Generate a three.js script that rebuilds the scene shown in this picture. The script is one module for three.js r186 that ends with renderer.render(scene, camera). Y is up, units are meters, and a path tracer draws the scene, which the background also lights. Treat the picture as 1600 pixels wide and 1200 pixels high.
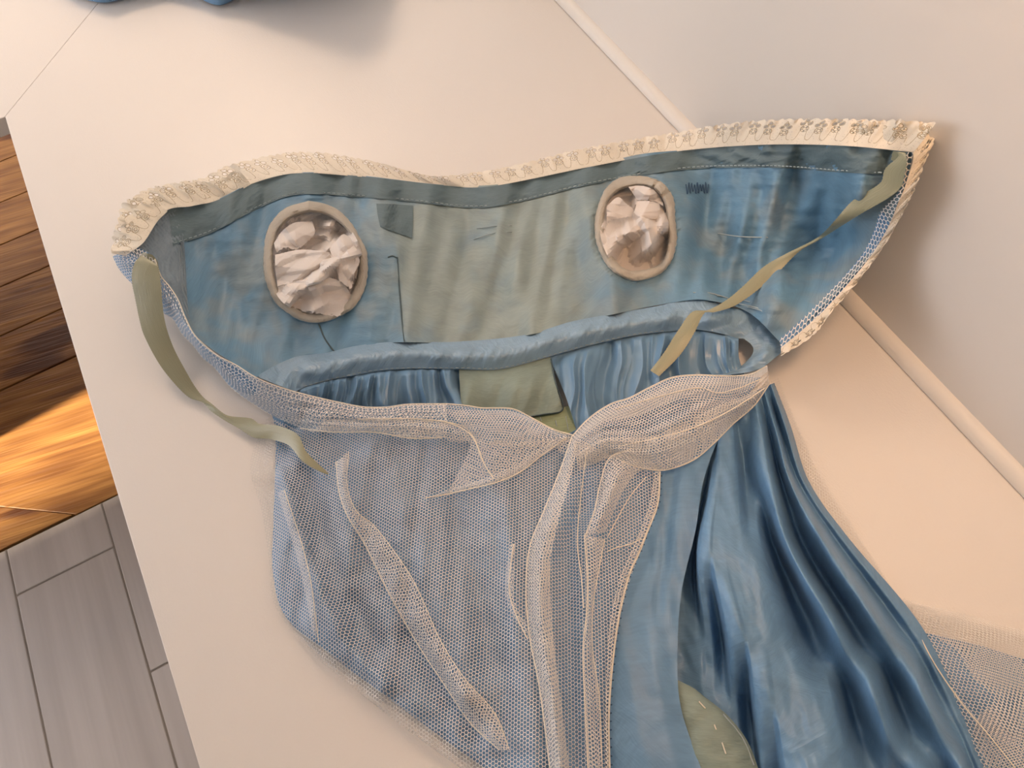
import * as THREE from 'three';
import { RoundedBoxGeometry } from 'three/addons/geometries/RoundedBoxGeometry.js';
import { mergeGeometries } from 'three/addons/utils/BufferGeometryUtils.js';
import { ImprovedNoise } from 'three/addons/math/ImprovedNoise.js';
import { RectAreaLightUniformsLib } from 'three/addons/lights/RectAreaLightUniformsLib.js';

// ------------------------------------------------------------------ camera, light, exposure
RectAreaLightUniformsLib.init();
const scene = new THREE.Scene();
const renderer = new THREE.WebGLRenderer({ antialias: true });
renderer.toneMapping = THREE.LinearToneMapping;
renderer.toneMappingExposure = 0.74;
renderer.shadowMap.enabled = true;
const FOCAL = 1200;                                   // focal length for a 1600 x 1200 picture
const DESK = 0.76, EYE = 0.74;                        // height of the worktop above the floor, of the lens above the worktop
const camera = new THREE.PerspectiveCamera(2 * Math.atan(600 / FOCAL) * 180 / Math.PI, 4 / 3, 0.02, 30);
// the worktop runs away along -z; these two directions (right, away) fix how the camera is turned
const nv3 = (a) => new THREE.Vector3(...a).normalize();
const AWAY = nv3([-1270, -2018, FOCAL]);
const RIGHT = nv3([6070, -3106, FOCAL]); RIGHT.addScaledVector(AWAY, -RIGHT.dot(AWAY)).normalize();
const UP = new THREE.Vector3().crossVectors(RIGHT, AWAY); if (UP.y > 0) UP.negate();
const toWorld = (x, y, z) => new THREE.Vector3(RIGHT.x * x + RIGHT.y * y + RIGHT.z * z, UP.x * x + UP.y * y + UP.z * z, -(AWAY.x * x + AWAY.y * y + AWAY.z * z));
camera.position.set(0, DESK + EYE, 0);
camera.up.copy(toWorld(0, -1, 0));
camera.lookAt(camera.position.clone().add(toWorld(0, 0, 1)));
scene.add(camera);
scene.background = new THREE.Color(0.55, 0.68, 0.85);

const DAY_COOL = 0xf0f0f8;
const LAMPS = [[0.08, 1.78, -2.5, 0.6, 19, 0xffdcbc], [0.385, 1.05, -0.12, 0.16, 58, 0xffcfa4]];   // x, height above the worktop, z, size, strength, colour
const WINDOW = { x: -2.45, y: 0.42, z: -2.45, w: 2.0, h: 2.0, strength: 5.6 };      // daylight from the far left
{
  const day = new THREE.RectAreaLight(DAY_COOL, WINDOW.strength, WINDOW.w, WINDOW.h);
  day.position.set(WINDOW.x, DESK + WINDOW.y, WINDOW.z); day.lookAt(0, DESK + WINDOW.y, WINDOW.z); scene.add(day);
}
const SUN_DIR = new THREE.Vector3(1, -0.62, -0.06);
const sun = new THREE.DirectionalLight(0xffe6c4, 26);
sun.position.set(-0.64, 0, -1.13).addScaledVector(SUN_DIR, -4); sun.target.position.set(-0.64, 0, -1.13);
sun.castShadow = true; sun.shadow.radius = 9; sun.shadow.mapSize.set(2048, 2048);
Object.assign(sun.shadow.camera, { left: -3, right: 3, top: 3, bottom: -3, near: 0.1, far: 12 });
scene.add(sun, sun.target);

// ------------------------------------------------------------------ helpers
const R3 = (seed) => { let s = seed >>> 0; return () => { s = (s + 0x6d2b79f5) | 0; let t = Math.imul(s ^ (s >>> 15), 1 | s); t = (t + Math.imul(t ^ (t >>> 7), 61 | t)) ^ t; return ((t ^ (t >>> 14)) >>> 0) / 4294967296; }; };
const perlin = new ImprovedNoise();
const noise = (x, y = 0, z = 0) => perlin.noise(x + 17.3, y + 5.1, z + 9.7);
const fbm = (x, y, z = 0, o = 4) => { let a = 0, k = 0.5; for (let i = 0; i < o; i++) { a += k * noise(x, y, z + i * 7.7); x *= 2; y *= 2; k *= 0.5; } return a; };
const sst = (a, b, x) => { const t = Math.min(1, Math.max(0, (x - a) / (b - a))); return t * t * (3 - 2 * t); };
const lerp = (a, b, t) => a + (b - a) * t;
const used = {};
function numbered(n) { const k = used[n] = (used[n] ?? -1) + 1; return k ? n + '_' + String(k).padStart(3, '0') : n; }
function tag(o, label, category, group) { o.userData.label = label; if (category) o.userData.category = category; if (group) o.userData.group = group; return o; }
function mesh(name, geo, mat, parent = scene, kind) {
  const m = new THREE.Mesh(geo, mat); m.name = parent === scene ? numbered(name) : name; m.castShadow = m.receiveShadow = true;
  if (kind) m.userData.kind = kind; parent.add(m); return m;
}
const partCount = new Map();
function part(name, geo, mat, parent, label, kind) {
  const k = (partCount.get(parent) ?? {}); partCount.set(parent, k); k[name] = (k[name] ?? -1) + 1;
  const m = mesh(k[name] ? name + '_' + String(k[name]).padStart(3, '0') : name, geo, mat, parent, kind);
  if (label) m.userData.label = label; return m;
}
const box = (w, h, d, x, y, z, r = 0) => { const g = r ? new RoundedBoxGeometry(w, h, d, 2, r) : new THREE.BoxGeometry(w, h, d); g.translate(x, y, z); return g; };
// a sight line of the photograph met with the level h metres above the worktop
function at(px, py, h = 0) {
  const d = toWorld(px - 800, py - 600, FOCAL), t = (h - EYE) / d.y;
  return new THREE.Vector3(d.x * t, DESK + h, d.z * t);
}
// height at which that sight line reaches the upright plane x = x0
const lean = (px, py, x0, least = 0) => Math.max(least, EYE * (1 - x0 / at(px, py, 0).x));
function spline(pts, n) {
  const m = pts.length, k = pts[0].length, t = [0];
  for (let i = 1; i < m; i++) t.push(t[i - 1] + Math.max(1e-3, Math.hypot(pts[i][0] - pts[i - 1][0], pts[i][1] - pts[i - 1][1])));
  return splineAt(pts, t, Array.from({ length: n + 1 }, (_, i) => t[m - 1] * i / n), k);
}
function splineAt(pts, t, wanted, k = pts[0].length) {
  const m = pts.length, tan = pts.map((p, i) => { const a = Math.max(0, i - 1), b = Math.min(m - 1, i + 1); return p.map((_, c) => (pts[b][c] - pts[a][c]) / (t[b] - t[a])); });
  let i = 0;
  return wanted.map((x) => {
    while (i < m - 2 && x > t[i + 1]) i++;
    const w = t[i + 1] - t[i], s = (x - t[i]) / w, s2 = s * s, s3 = s2 * s, o = [];
    for (let c = 0; c < k; c++) o.push((2 * s3 - 3 * s2 + 1) * pts[i][c] + (s3 - 2 * s2 + s) * w * tan[i][c] + (3 * s2 - 2 * s3) * pts[i + 1][c] + (s3 - s2) * w * tan[i + 1][c]);
    return o;
  });
}
// grid geometry from points; uv is the length along the cloth in metres
function gridGeo(pts, nu, nv, o = {}) {
  const pos = new Float32Array((nu + 1) * (nv + 1) * 3), uv = new Float32Array((nu + 1) * (nv + 1) * 2), idx = [], id = (i, j) => j * (nu + 1) + i;
  pts.forEach((p, n) => p.toArray(pos, n * 3));
  for (let j = 0; j <= nv; j++) { let s = 0; for (let i = 0; i <= nu; i++) { if (i) s += pts[id(i, j)].distanceTo(pts[id(i - 1, j)]); uv[id(i, j) * 2] = s; } const half = s / 2; for (let i = 0; i <= nu; i++) uv[id(i, j) * 2] -= half; }
  for (let i = 0; i <= nu; i++) { let s = 0; for (let j = 0; j <= nv; j++) { if (j) s += pts[id(i, j)].distanceTo(pts[id(i, j - 1)]); uv[id(i, j) * 2 + 1] = -s; } }
  for (let j = 0; j < nv; j++) for (let i = 0; i < nu; i++) {
    if (o.keep && !o.keep(i, j)) continue;
    idx.push(id(i, j), id(i, j + 1), id(i + 1, j), id(i + 1, j), id(i, j + 1), id(i + 1, j + 1));
  }
  const g = new THREE.BufferGeometry();
  g.setAttribute('position', new THREE.BufferAttribute(pos, 3)); g.setAttribute('uv', new THREE.BufferAttribute(uv, 2)); g.setIndex(idx);
  g.computeVertexNormals();
  return g;
}
// cloth through rows of [px, py, height]; disp(u, v, px, py) adds height; hole(px, py) leaves cloth out; tint gives a vertex colour
function cloth(rows, nu, nv, o = {}) {
  const cols = rows.map((r) => spline(r, nu)), tv = o.tv ?? [0];
  if (!o.tv) for (let j = 1; j < rows.length; j++) { let s = 0; for (let i = 0; i <= nu; i += 4) s += Math.hypot(cols[j][i][0] - cols[j - 1][i][0], cols[j][i][1] - cols[j - 1][i][1]); tv.push(tv[j - 1] + Math.max(1, s)); }
  const vs = Array.from({ length: nv + 1 }, (_, j) => tv[tv.length - 1] * j / nv), grid = Array.from({ length: nv + 1 }, () => []);
  for (let i = 0; i <= nu; i++) splineAt(cols.map((c) => c[i]), tv, vs).forEach((p, j) => { grid[j][i] = p; });
  const pts = [], flat = [];
  for (let j = 0; j <= nv; j++) for (let i = 0; i <= nu; i++) {
    const p = grid[j][i]; let h = Math.max(o.least ?? 0.0012, (o.over ? heightOn(o.over, p[0], p[1]) : 0) + p[2] + (o.disp ? o.disp(i / nu, j / nv, p[0], p[1]) : 0) + (o.lift ?? 0));
    if (o.above) h = Math.max(h, heightOn(o.above, p[0], p[1]) + 0.003);
    flat.push([p[0], p[1], h]); pts.push(at(p[0], p[1], h));
  }
  const g = gridGeo(pts, nu, nv, { keep: o.hole ? (i, j) => { const a = flat[j * (nu + 1) + i], b = flat[(j + 1) * (nu + 1) + i + 1]; return !o.hole((a[0] + b[0]) / 2, (a[1] + b[1]) / 2); } : null });
  if (o.plan) { const q = g.attributes.uv; pts.forEach((p, n) => q.setXY(n, p.x, p.z)); }      // the weave as it lies, seen from above
  if (o.tint) {
    const c = new Float32Array(pts.length * 3);
    pts.forEach((p, n) => o.tint(p, flat[n]).toArray(c, n * 3));
    g.setAttribute('color', new THREE.BufferAttribute(c, 3));
  }
  g.userData.flat = flat;
  return g;
}
// height of a cloth under a sight line: the nearest of its points, looked up in cells of 6 pixels
function heightOn(g, px, py) {
  let c = g.userData.cells;
  if (!c) { c = g.userData.cells = new Map(); g.userData.flat.forEach((p) => { const k = Math.floor(p[0] / 6) * 4096 + Math.floor(p[1] / 6); c.has(k) ? c.get(k).push(p) : c.set(k, [p]); }); }
  const i = Math.floor(px / 6), j = Math.floor(py / 6); let best = 1e9, h = 0, seen = false;
  for (let r = 0; r < 60; r++) {
    for (let a = -r; a <= r; a++) for (let b = -r; b <= r; b++) { if (Math.max(Math.abs(a), Math.abs(b)) !== r) continue; for (const p of c.get((i + a) * 4096 + j + b) ?? []) { const d = (p[0] - px) ** 2 + (p[1] - py) ** 2; if (d < best) { best = d; h = p[2]; } } }
    if (seen) break; if (best < 1e9) seen = true;
  }
  return h;
}
const on = (g, pts, up = 0.001) => pts.map(([x, y, e = 0]) => [x, y, heightOn(g, x, y) + up + e]);
const curve = (pts) => new THREE.CatmullRomCurve3(pts.map((p) => at(...p)), false, 'centripetal');
const cord = (pts, r, n = pts.length * 6, k = 5) => new THREE.TubeGeometry(curve(pts), n, r, k, false);
function inside(poly, x, y) { let c = false; for (let i = 0, j = poly.length - 1; i < poly.length; j = i++) { const [a, b] = poly[i], [d, e] = poly[j]; if ((b > y) !== (e > y) && x < (d - a) * (y - b) / (e - b) + a) c = !c; } return c; }
// running stitches along a line lying on a surface
function stitches(g, line, pitch, len, r, up) {
  const c = curve(on(g, line, up)), L = c.getLength(), out = [];
  for (let s = 0; s + len < L; s += pitch) { const a = c.getPointAt(s / L), b = c.getPointAt((s + len) / L), m = a.clone().lerp(b, 0.5); m.y += r; out.push(new THREE.TubeGeometry(new THREE.QuadraticBezierCurve3(a, m, b), 2, r, 4, false)); }
  return mergeGeometries(out);
}

// ------------------------------------------------------------------ textures
function dataTex(w, h, fn, srgb) {
  const d = new Uint8Array(w * h * 4);
  for (let y = 0; y < h; y++) for (let x = 0; x < w; x++) { const c = fn(x / w, y / h, x, y), k = (y * w + x) * 4; for (let i = 0; i < 4; i++) d[k + i] = Math.max(0, Math.min(255, Math.round((c[i] ?? 1) * 255))); }
  const t = new THREE.DataTexture(d, w, h, THREE.RGBAFormat); t.wrapS = t.wrapT = THREE.RepeatWrapping; t.magFilter = THREE.LinearFilter; t.minFilter = THREE.LinearMipmapLinearFilter; t.generateMipmaps = true;
  if (srgb) t.colorSpace = THREE.SRGBColorSpace; t.needsUpdate = true; return t;
}
const grey = (v) => [v, v, v, 1];
// noise that repeats over the tile
const tileNoise = (u, v, fu, fv, z = 0) => { const a = 2 * Math.PI * u, b = 2 * Math.PI * v; return perlin.noise(Math.cos(a) * fu / 6.28 + 3.3, Math.sin(a) * fu / 6.28 + z, Math.cos(b) * fv / 6.28 + 7.1) + perlin.noise(Math.sin(b) * fv / 6.28 + 2.9, Math.cos(a) * fu / 6.28 + 4.4 + z, Math.sin(a) * fu / 6.28); };
const scaled = (t, sx, sy = sx, rot = 0) => { const c = t.clone(); c.repeat.set(sx, sy); c.rotation = rot; c.needsUpdate = true; return c; };
// silk: slubs along the weft and fine crumples
const silkBump = dataTex(512, 512, (u, v) => grey(0.5 + 0.16 * tileNoise(u, v, 14, 150) + 0.14 * tileNoise(u, v, 40, 300, 5) + 0.16 * (1 - 2 * Math.abs(tileNoise(u, v, 16, 40, 9)))));
const silkTone = dataTex(512, 512, (u, v) => { const k = 0.95 + 0.022 * tileNoise(u, v, 12, 120, 2) + 0.02 * tileNoise(u, v, 30, 260, 4) + 0.045 * tileNoise(u, v, 7, 7, 8); return [k, k, k, 1]; }, true);
const paperBump = dataTex(256, 256, (u, v) => grey(0.5 + 0.25 * tileNoise(u, v, 30, 30) + 0.2 * tileNoise(u, v, 70, 70, 3)));
const wallBump = dataTex(512, 512, (u, v) => grey(0.5 + 0.22 * tileNoise(u, v, 60, 60) + 0.2 * tileNoise(u, v, 130, 130, 3)));
// net: hexagonal mesh of thread, one tile holds 4 by 4 periods
const netAlpha = (() => {
  const n = 4, w = 384, h = 664;
  return dataTex(w, h, (u, v) => {
    const x = u * n, y = v * n * Math.sqrt(3); let d1 = 9, d2 = 9;
    const i0 = Math.floor(x), j0 = Math.floor(y / Math.sqrt(3));
    for (let i = -1; i <= 2; i++) for (let j = -1; j <= 2; j++) for (const s of [0, 1]) { const d = Math.hypot(x - (i0 + i + s * 0.5), y - (j0 + j + s * 0.5) * Math.sqrt(3)); if (d < d1) { d2 = d1; d1 = d; } else if (d < d2) d2 = d; }
    const e = (d2 - d1) / 2, k = 1 - sst(0.045, 0.11, e + 0.02 * tileNoise(u, v, 20, 30));
    return grey(k);
  });
})();
// lace: cord outlines of small flowers and scrolls, eyelets, filled ground
function laceTextures() {
  const w = 1024, h = 256, c = document.createElement('canvas'); c.width = w; c.height = h; const g = c.getContext('2d');
  const a = document.createElement('canvas'); a.width = w; a.height = h; const k = a.getContext('2d');
  g.fillStyle = '#f1e8d6'; g.fillRect(0, 0, w, h); k.fillStyle = '#d2d2d2'; k.fillRect(0, 0, w, h);
  const n = 8, st = w / n, rnd = R3(5);
  for (let i = 0; i < n; i++) {
    const x = st * (i + 0.5) + (rnd() - 0.5) * 30, y = h * (0.42 + 0.2 * rnd());
    k.fillStyle = '#000';
    for (const [dx, dy, r] of [[-26, 56, 15], [26, 58, 15], [0, 84, 13]]) { k.beginPath(); k.ellipse(x + dx, y + dy, r, r * 0.9, 0.4, 0, 7); k.fill(); }
    k.beginPath(); k.arc(x, y + 4, 28, 0, 7); k.fill(); k.fillStyle = '#f0f0f0'; k.beginPath(); k.arc(x, y + 4, 15, 0, 7); k.fill();
    for (let p = 0; p < 5; p++) { const t = p * 1.257 + 0.3; k.beginPath(); k.arc(x + 24 * Math.cos(t), y + 4 + 24 * Math.sin(t), 9, 0, 7); k.fill(); }
    k.fillStyle = '#777'; for (let p = 0; p < 40; p++) { k.beginPath(); k.arc(x - st / 2 + rnd() * st, rnd() * h, 2.4, 0, 7); k.fill(); }
    g.strokeStyle = '#9c875f'; g.lineWidth = 4;
    for (const r of [30, 13]) { g.beginPath(); g.arc(x, y + 4, r, 0, 7); g.stroke(); }
    g.lineWidth = 3; g.beginPath(); g.moveTo(x - st / 2, h * 0.2); g.bezierCurveTo(x - 20, h * 0.1, x - 40, h * 0.75, x, h * 0.9); g.bezierCurveTo(x + 40, h * 0.7, x + 10, h * 0.15, x + st / 2, h * 0.2); g.stroke();
    for (const [dx, dy, r] of [[-26, 56, 18], [26, 58, 18], [0, 84, 16]]) { g.beginPath(); g.arc(x + dx, y + dy, r, 0, 7); g.stroke(); }
  }
  const read = (ctx, srgb) => { const d = ctx.getImageData(0, 0, w, h).data; return dataTex(w, h, (u, v, X, Y) => { const q = (Y * w + X) * 4; return [d[q] / 255, d[q + 1] / 255, d[q + 2] / 255, 1]; }, srgb); };
  return [read(g, true), read(k, false)];
}
const [laceColor, laceAlpha] = laceTextures();
// rustic oak: grain along u, knots
const woodTex = [0, 1, 2].map((s) => dataTex(512, 256, (u, v) => {
  const bend = 0.10 * tileNoise(u, v, 4, 3, s * 5 + 1), y = v + bend;
  const g1 = 0.5 + 0.5 * Math.sin(2 * Math.PI * (y * 7 + 0.9 * tileNoise(u, v, 3, 5, s * 3))), fine = tileNoise(u, v, 9, 190, s * 7 + 2), mid = tileNoise(u, v, 5, 34, s + 4);
  let t = 0.52 + 0.12 * g1 + 0.14 * fine + 0.24 * mid;
  const k = Math.max(0, tileNoise(u, v, 4, 8, s * 11 + 6) - 0.55) * 2.2; t -= k;
  t = Math.max(0, Math.min(1, t));
  return [lerp(0.40, 0.88, t), lerp(0.22, 0.66, t), lerp(0.09, 0.38, t), 1];
}, true));
const woodBump = dataTex(512, 256, (u, v) => grey(0.5 + 0.3 * tileNoise(u, v, 7, 160, 2) + 0.2 * tileNoise(u, v, 5, 40, 4)));
const tileTex = [0, 1, 2].map((s) => dataTex(256, 512, (u, v) => {
  const t = 0.5 + 0.22 * tileNoise(u, v, 9, 3, s * 6 + 1) + 0.16 * tileNoise(u, v, 26, 4, s + 3) + 0.08 * tileNoise(u, v, 70, 9, s + 5);
  return [lerp(0.70, 0.84, t), lerp(0.68, 0.82, t), lerp(0.67, 0.81, t), 1];
}, true));

// ------------------------------------------------------------------ materials
const std = (o) => new THREE.MeshStandardMaterial(o);
const phys = (o) => new THREE.MeshPhysicalMaterial(o);
const D = THREE.DoubleSide;
const M = {
  top: phys({ color: 0xe9e4de, roughness: 0.42, clearcoat: 0.6, clearcoatRoughness: 0.36, bumpMap: scaled(wallBump, 9), bumpScale: 0.00012 }),
  trim: std({ color: 0xe9e4dc, roughness: 0.5 }),
  wall: std({ color: 0xe8e3dc, roughness: 0.75, bumpMap: scaled(wallBump, 3), bumpScale: 0.0006 }),
  ceiling: std({ color: 0xe6e3de, roughness: 0.9 }),
  cabinet: std({ color: 0xe4e0da, roughness: 0.5 }),
  grout: std({ color: 0x9a938b, roughness: 0.9 }),
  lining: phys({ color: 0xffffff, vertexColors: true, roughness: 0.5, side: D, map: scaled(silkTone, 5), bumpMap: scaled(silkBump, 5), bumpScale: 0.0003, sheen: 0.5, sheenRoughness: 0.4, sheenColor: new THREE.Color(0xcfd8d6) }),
  facing: phys({ color: 0x667c84, roughness: 0.6, side: D, map: scaled(silkTone, 5), bumpMap: scaled(silkBump, 5), bumpScale: 0.0005 }),
  band: phys({ color: 0x8cacc6, roughness: 0.3, side: D, map: scaled(silkTone, 6), bumpMap: scaled(silkBump, 4, 4, Math.PI / 2), bumpScale: 0.0011, sheen: 0.5, sheenRoughness: 0.35, sheenColor: new THREE.Color(0xbfd0dd) }),
  skirt: phys({ color: 0x6f99bf, roughness: 0.48, side: D, map: scaled(silkTone, 4), bumpMap: scaled(silkBump, 3, 3, Math.PI / 2), bumpScale: 0.0004, sheen: 0.2, sheenRoughness: 0.4, sheenColor: new THREE.Color(0xb8c6d2) }),
  green: phys({ color: 0x8a9c94, roughness: 0.6, side: D, map: scaled(silkTone, 6), bumpMap: scaled(silkBump, 6), bumpScale: 0.0005 }),
  ribbon: phys({ color: 0x9a9a80, roughness: 0.36, side: D, bumpMap: scaled(silkBump, 3, 10), bumpScale: 0.0003, sheen: 0.3, sheenColor: new THREE.Color(0xd8d8b0) }),
  net: std({ color: 0xe8e6e2, roughness: 0.8, side: D, alphaMap: scaled(netAlpha, 1 / (4 * 0.0031), 1 / (4 * 0.0031 * Math.sqrt(3))), transparent: true }),
  netWide: std({ color: 0xeceae6, roughness: 0.8, side: D, alphaMap: scaled(netAlpha, 1 / (4 * 0.0052), 1 / (4 * 0.0052 * Math.sqrt(3))), transparent: true }),
  greyFacing: phys({ color: 0x8596a2, roughness: 0.55, side: D, map: scaled(silkTone, 5) }),
  thread: std({ color: 0xece4d4, roughness: 0.8 }),
  blueThread: std({ color: 0x3f5f80, roughness: 0.8 }),
  paleThread: std({ color: 0xa6b5ba, roughness: 0.8 }),
  binding: std({ color: 0xbcb6aa, roughness: 0.85, side: D, bumpMap: scaled(paperBump, 12), bumpScale: 0.0008 }),
  lace: std({ color: 0xffffff, roughness: 0.85, side: D, map: laceColor, alphaMap: laceAlpha, transparent: true }),
  paper: phys({ color: 0xf4ede7, roughness: 0.7, side: D, transmission: 0.25, thickness: 0, bumpMap: scaled(paperBump, 8), bumpScale: 0.0003 }),
};

// ------------------------------------------------------------------ the room
const X0 = -2.6, X1 = 0.527, Z0 = -3.7, Z1 = 1.9, CEIL = 2.62, T = 0.12;
{
  // floor: screed, wood planks beyond z = -0.968, tiles on the near side
  const floor = mesh('floor', box(X1 - X0 + 2 * T, 0.1, Z1 - Z0 + 2 * T, (X0 + X1) / 2, -0.066, (Z0 + Z1) / 2), M.grout, scene, 'structure');
  let n = 0;
  const tileGeo = (w, d) => { const g = new RoundedBoxGeometry(w, 0.016, d, 2, 0.0025); const p = g.attributes.position, uv = new Float32Array(p.count * 2); for (let i = 0; i < p.count; i++) { uv[i * 2] = p.getX(i) / 0.42; uv[i * 2 + 1] = p.getZ(i) / 1.1; } g.setAttribute('uv', new THREE.BufferAttribute(uv, 2)); return g; };
  const rnd = R3(11), W = 0.206, L = 0.83, tm = [];
  for (let i = 0; i < 9; i++) { const t = tileTex[i % 3].clone(); t.offset.set(rnd(), rnd()); t.needsUpdate = true; const k = 0.93 + 0.1 * rnd(); tm.push(std({ color: new THREE.Color(k, k, k), map: t, roughness: 0.34 })); }
  part('grout', box(1.06, 0.008, 1.87, -0.70, -0.0066, -0.031), M.grout, floor);
  const full = tileGeo(W - 0.003, L - 0.003);
  for (let c = 0; c < 5; c++) {
    const xa = -1.222 + c * W + 0.004;             // columns between x = -1.22 and the space below the worktop
    let z = -0.966, zn = [-0.3, -0.12, -0.855, -0.573, -0.7][c];
    while (z < 0.9) {
      const d = zn - z, g = Math.abs(d - L) < 1e-6 ? full : tileGeo(W - 0.003, d - 0.003);
      const m = part('tile', g, tm[n++ % 9], floor); m.position.set(xa + W / 2, -0.008, (z + zn) / 2 - 0); z = zn; zn = z + L;
    }
  }
  const plankMat = []; for (let i = 0; i < 6; i++) { const t = woodTex[i % 3].clone(); t.offset.set(rnd(), rnd()); t.needsUpdate = true; const k = 0.6 + 0.1 * rnd(); plankMat.push(std({ color: new THREE.Color(k, k, k * 0.96), map: t, roughness: 0.5, bumpMap: woodBump, bumpScale: 0.002 })); }
  const plank = (poly, m) => {                    // poly in floor x, z; grain along x, a little aslant
    const s = new THREE.Shape(poly.map(([x, z]) => new THREE.Vector2(x, -z))), g = new THREE.ExtrudeGeometry(s, { depth: 0.012, bevelEnabled: true, bevelSize: 0.002, bevelThickness: 0.002, bevelSegments: 2 });
    g.rotateX(-Math.PI / 2); g.translate(0, -0.014, 0);
    const p = g.attributes.position, uv = new Float32Array(p.count * 2);
    for (let i = 0; i < p.count; i++) { const x = p.getX(i), z = p.getZ(i); uv[i * 2] = (x * 0.985 + z * 0.17) / 0.95; uv[i * 2 + 1] = (z * 0.985 - x * 0.17) / 0.42; }
    g.setAttribute('uv', new THREE.BufferAttribute(uv, 2)); part('plank', g, plankMat[m], floor);
  };
  const e = 0.0035;
  plank([[-1.9, -1.358], [-0.15, -1.368], [-0.15, -0.97], [-0.655, -0.97], [-0.8, -1.073], [-1.9, -1.85 + 0.0]].filter((p, i) => i < 5).concat([[-1.2, -1.353]]).map(([x, z]) => [x, z]), 0);
  plank([[-0.665, -0.972], [-0.807, -1.073], [-1.19, -1.345], [-1.9, -1.35], [-1.9, -0.972]], 4);
  let zz = -1.364; [0.158, 0.155, 0.142, 0.155, 0.16, 0.16, 0.16].forEach((w, i) => { plank([[-1.9, zz - w + e], [-0.15, zz - w - 0.008 + e], [-0.15, zz - 0.008 - e], [-1.9, zz - e]], [1, 5, 2, 3, 0, 1, 2][i]); zz -= w; });

  // walls: the one behind the worktop, and the rest of the room round the camera
  mesh('wall_right', box(T, CEIL + 0.1, Z1 - Z0, X1 + T / 2, CEIL / 2 - 0.05, (Z0 + Z1) / 2), M.wall, scene, 'structure');
  mesh('wall_back', box(X1 - X0 + 2 * T, CEIL + 0.1, T, (X0 + X1) / 2, CEIL / 2 - 0.05, Z0 - T / 2), M.wall, scene, 'structure');
  mesh('wall_front', box(X1 - X0 + 2 * T, CEIL + 0.1, T, (X0 + X1) / 2, CEIL / 2 - 0.05, Z1 + T / 2), M.wall, scene, 'structure');
  mesh('ceiling', box(X1 - X0 + 2 * T, 0.1, Z1 - Z0 + 2 * T, (X0 + X1) / 2, CEIL + 0.05, (Z0 + Z1) / 2), M.ceiling, scene, 'structure');
  // left wall with a narrow opening for the sun (where it lands on the wood) and a glowing panel as the wide window
  const wl = [];
  const slot = { z0: -1.50, z1: -0.915, y0: 0.8, y1: 1.8 };
  const seg = (z0, z1, y0, y1) => wl.push(box(T, y1 - y0, z1 - z0, X0 - T / 2, (y0 + y1) / 2, (z0 + z1) / 2));
  seg(Z0, slot.z0, -0.1, CEIL); seg(slot.z1, Z1, -0.1, CEIL); seg(slot.z0, slot.z1, -0.1, slot.y0); seg(slot.z0, slot.z1, slot.y1, CEIL);
  const win = new THREE.Group(); win.name = 'window_1'; win.userData.kind = 'structure'; scene.add(win); win.position.set(X0, DESK + WINDOW.y, WINDOW.z);
  part('window_frame', mergeGeometries([[0, 0.5], [0, -0.5]].map(([, s]) => box(0.05, 0.06, WINDOW.w + 0.12, 0.03, s * (WINDOW.h + 0.06), 0)).concat([0.5, -0.5].map((s) => box(0.05, WINDOW.h, 0.06, 0.03, 0, s * (WINDOW.w + 0.06))))), M.trim, win);
  part('added_glow_panel', box(0.01, WINDOW.h, WINDOW.w, 0.02, 0, 0), std({ color: 0xffffff, emissive: DAY_COOL, emissiveIntensity: 1.2, roughness: 0.9 }), win);  // glowing panel added on solid wall, stands in for window daylight
  mesh('wall_left', mergeGeometries(wl), M.wall, scene, 'structure');
}

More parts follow.
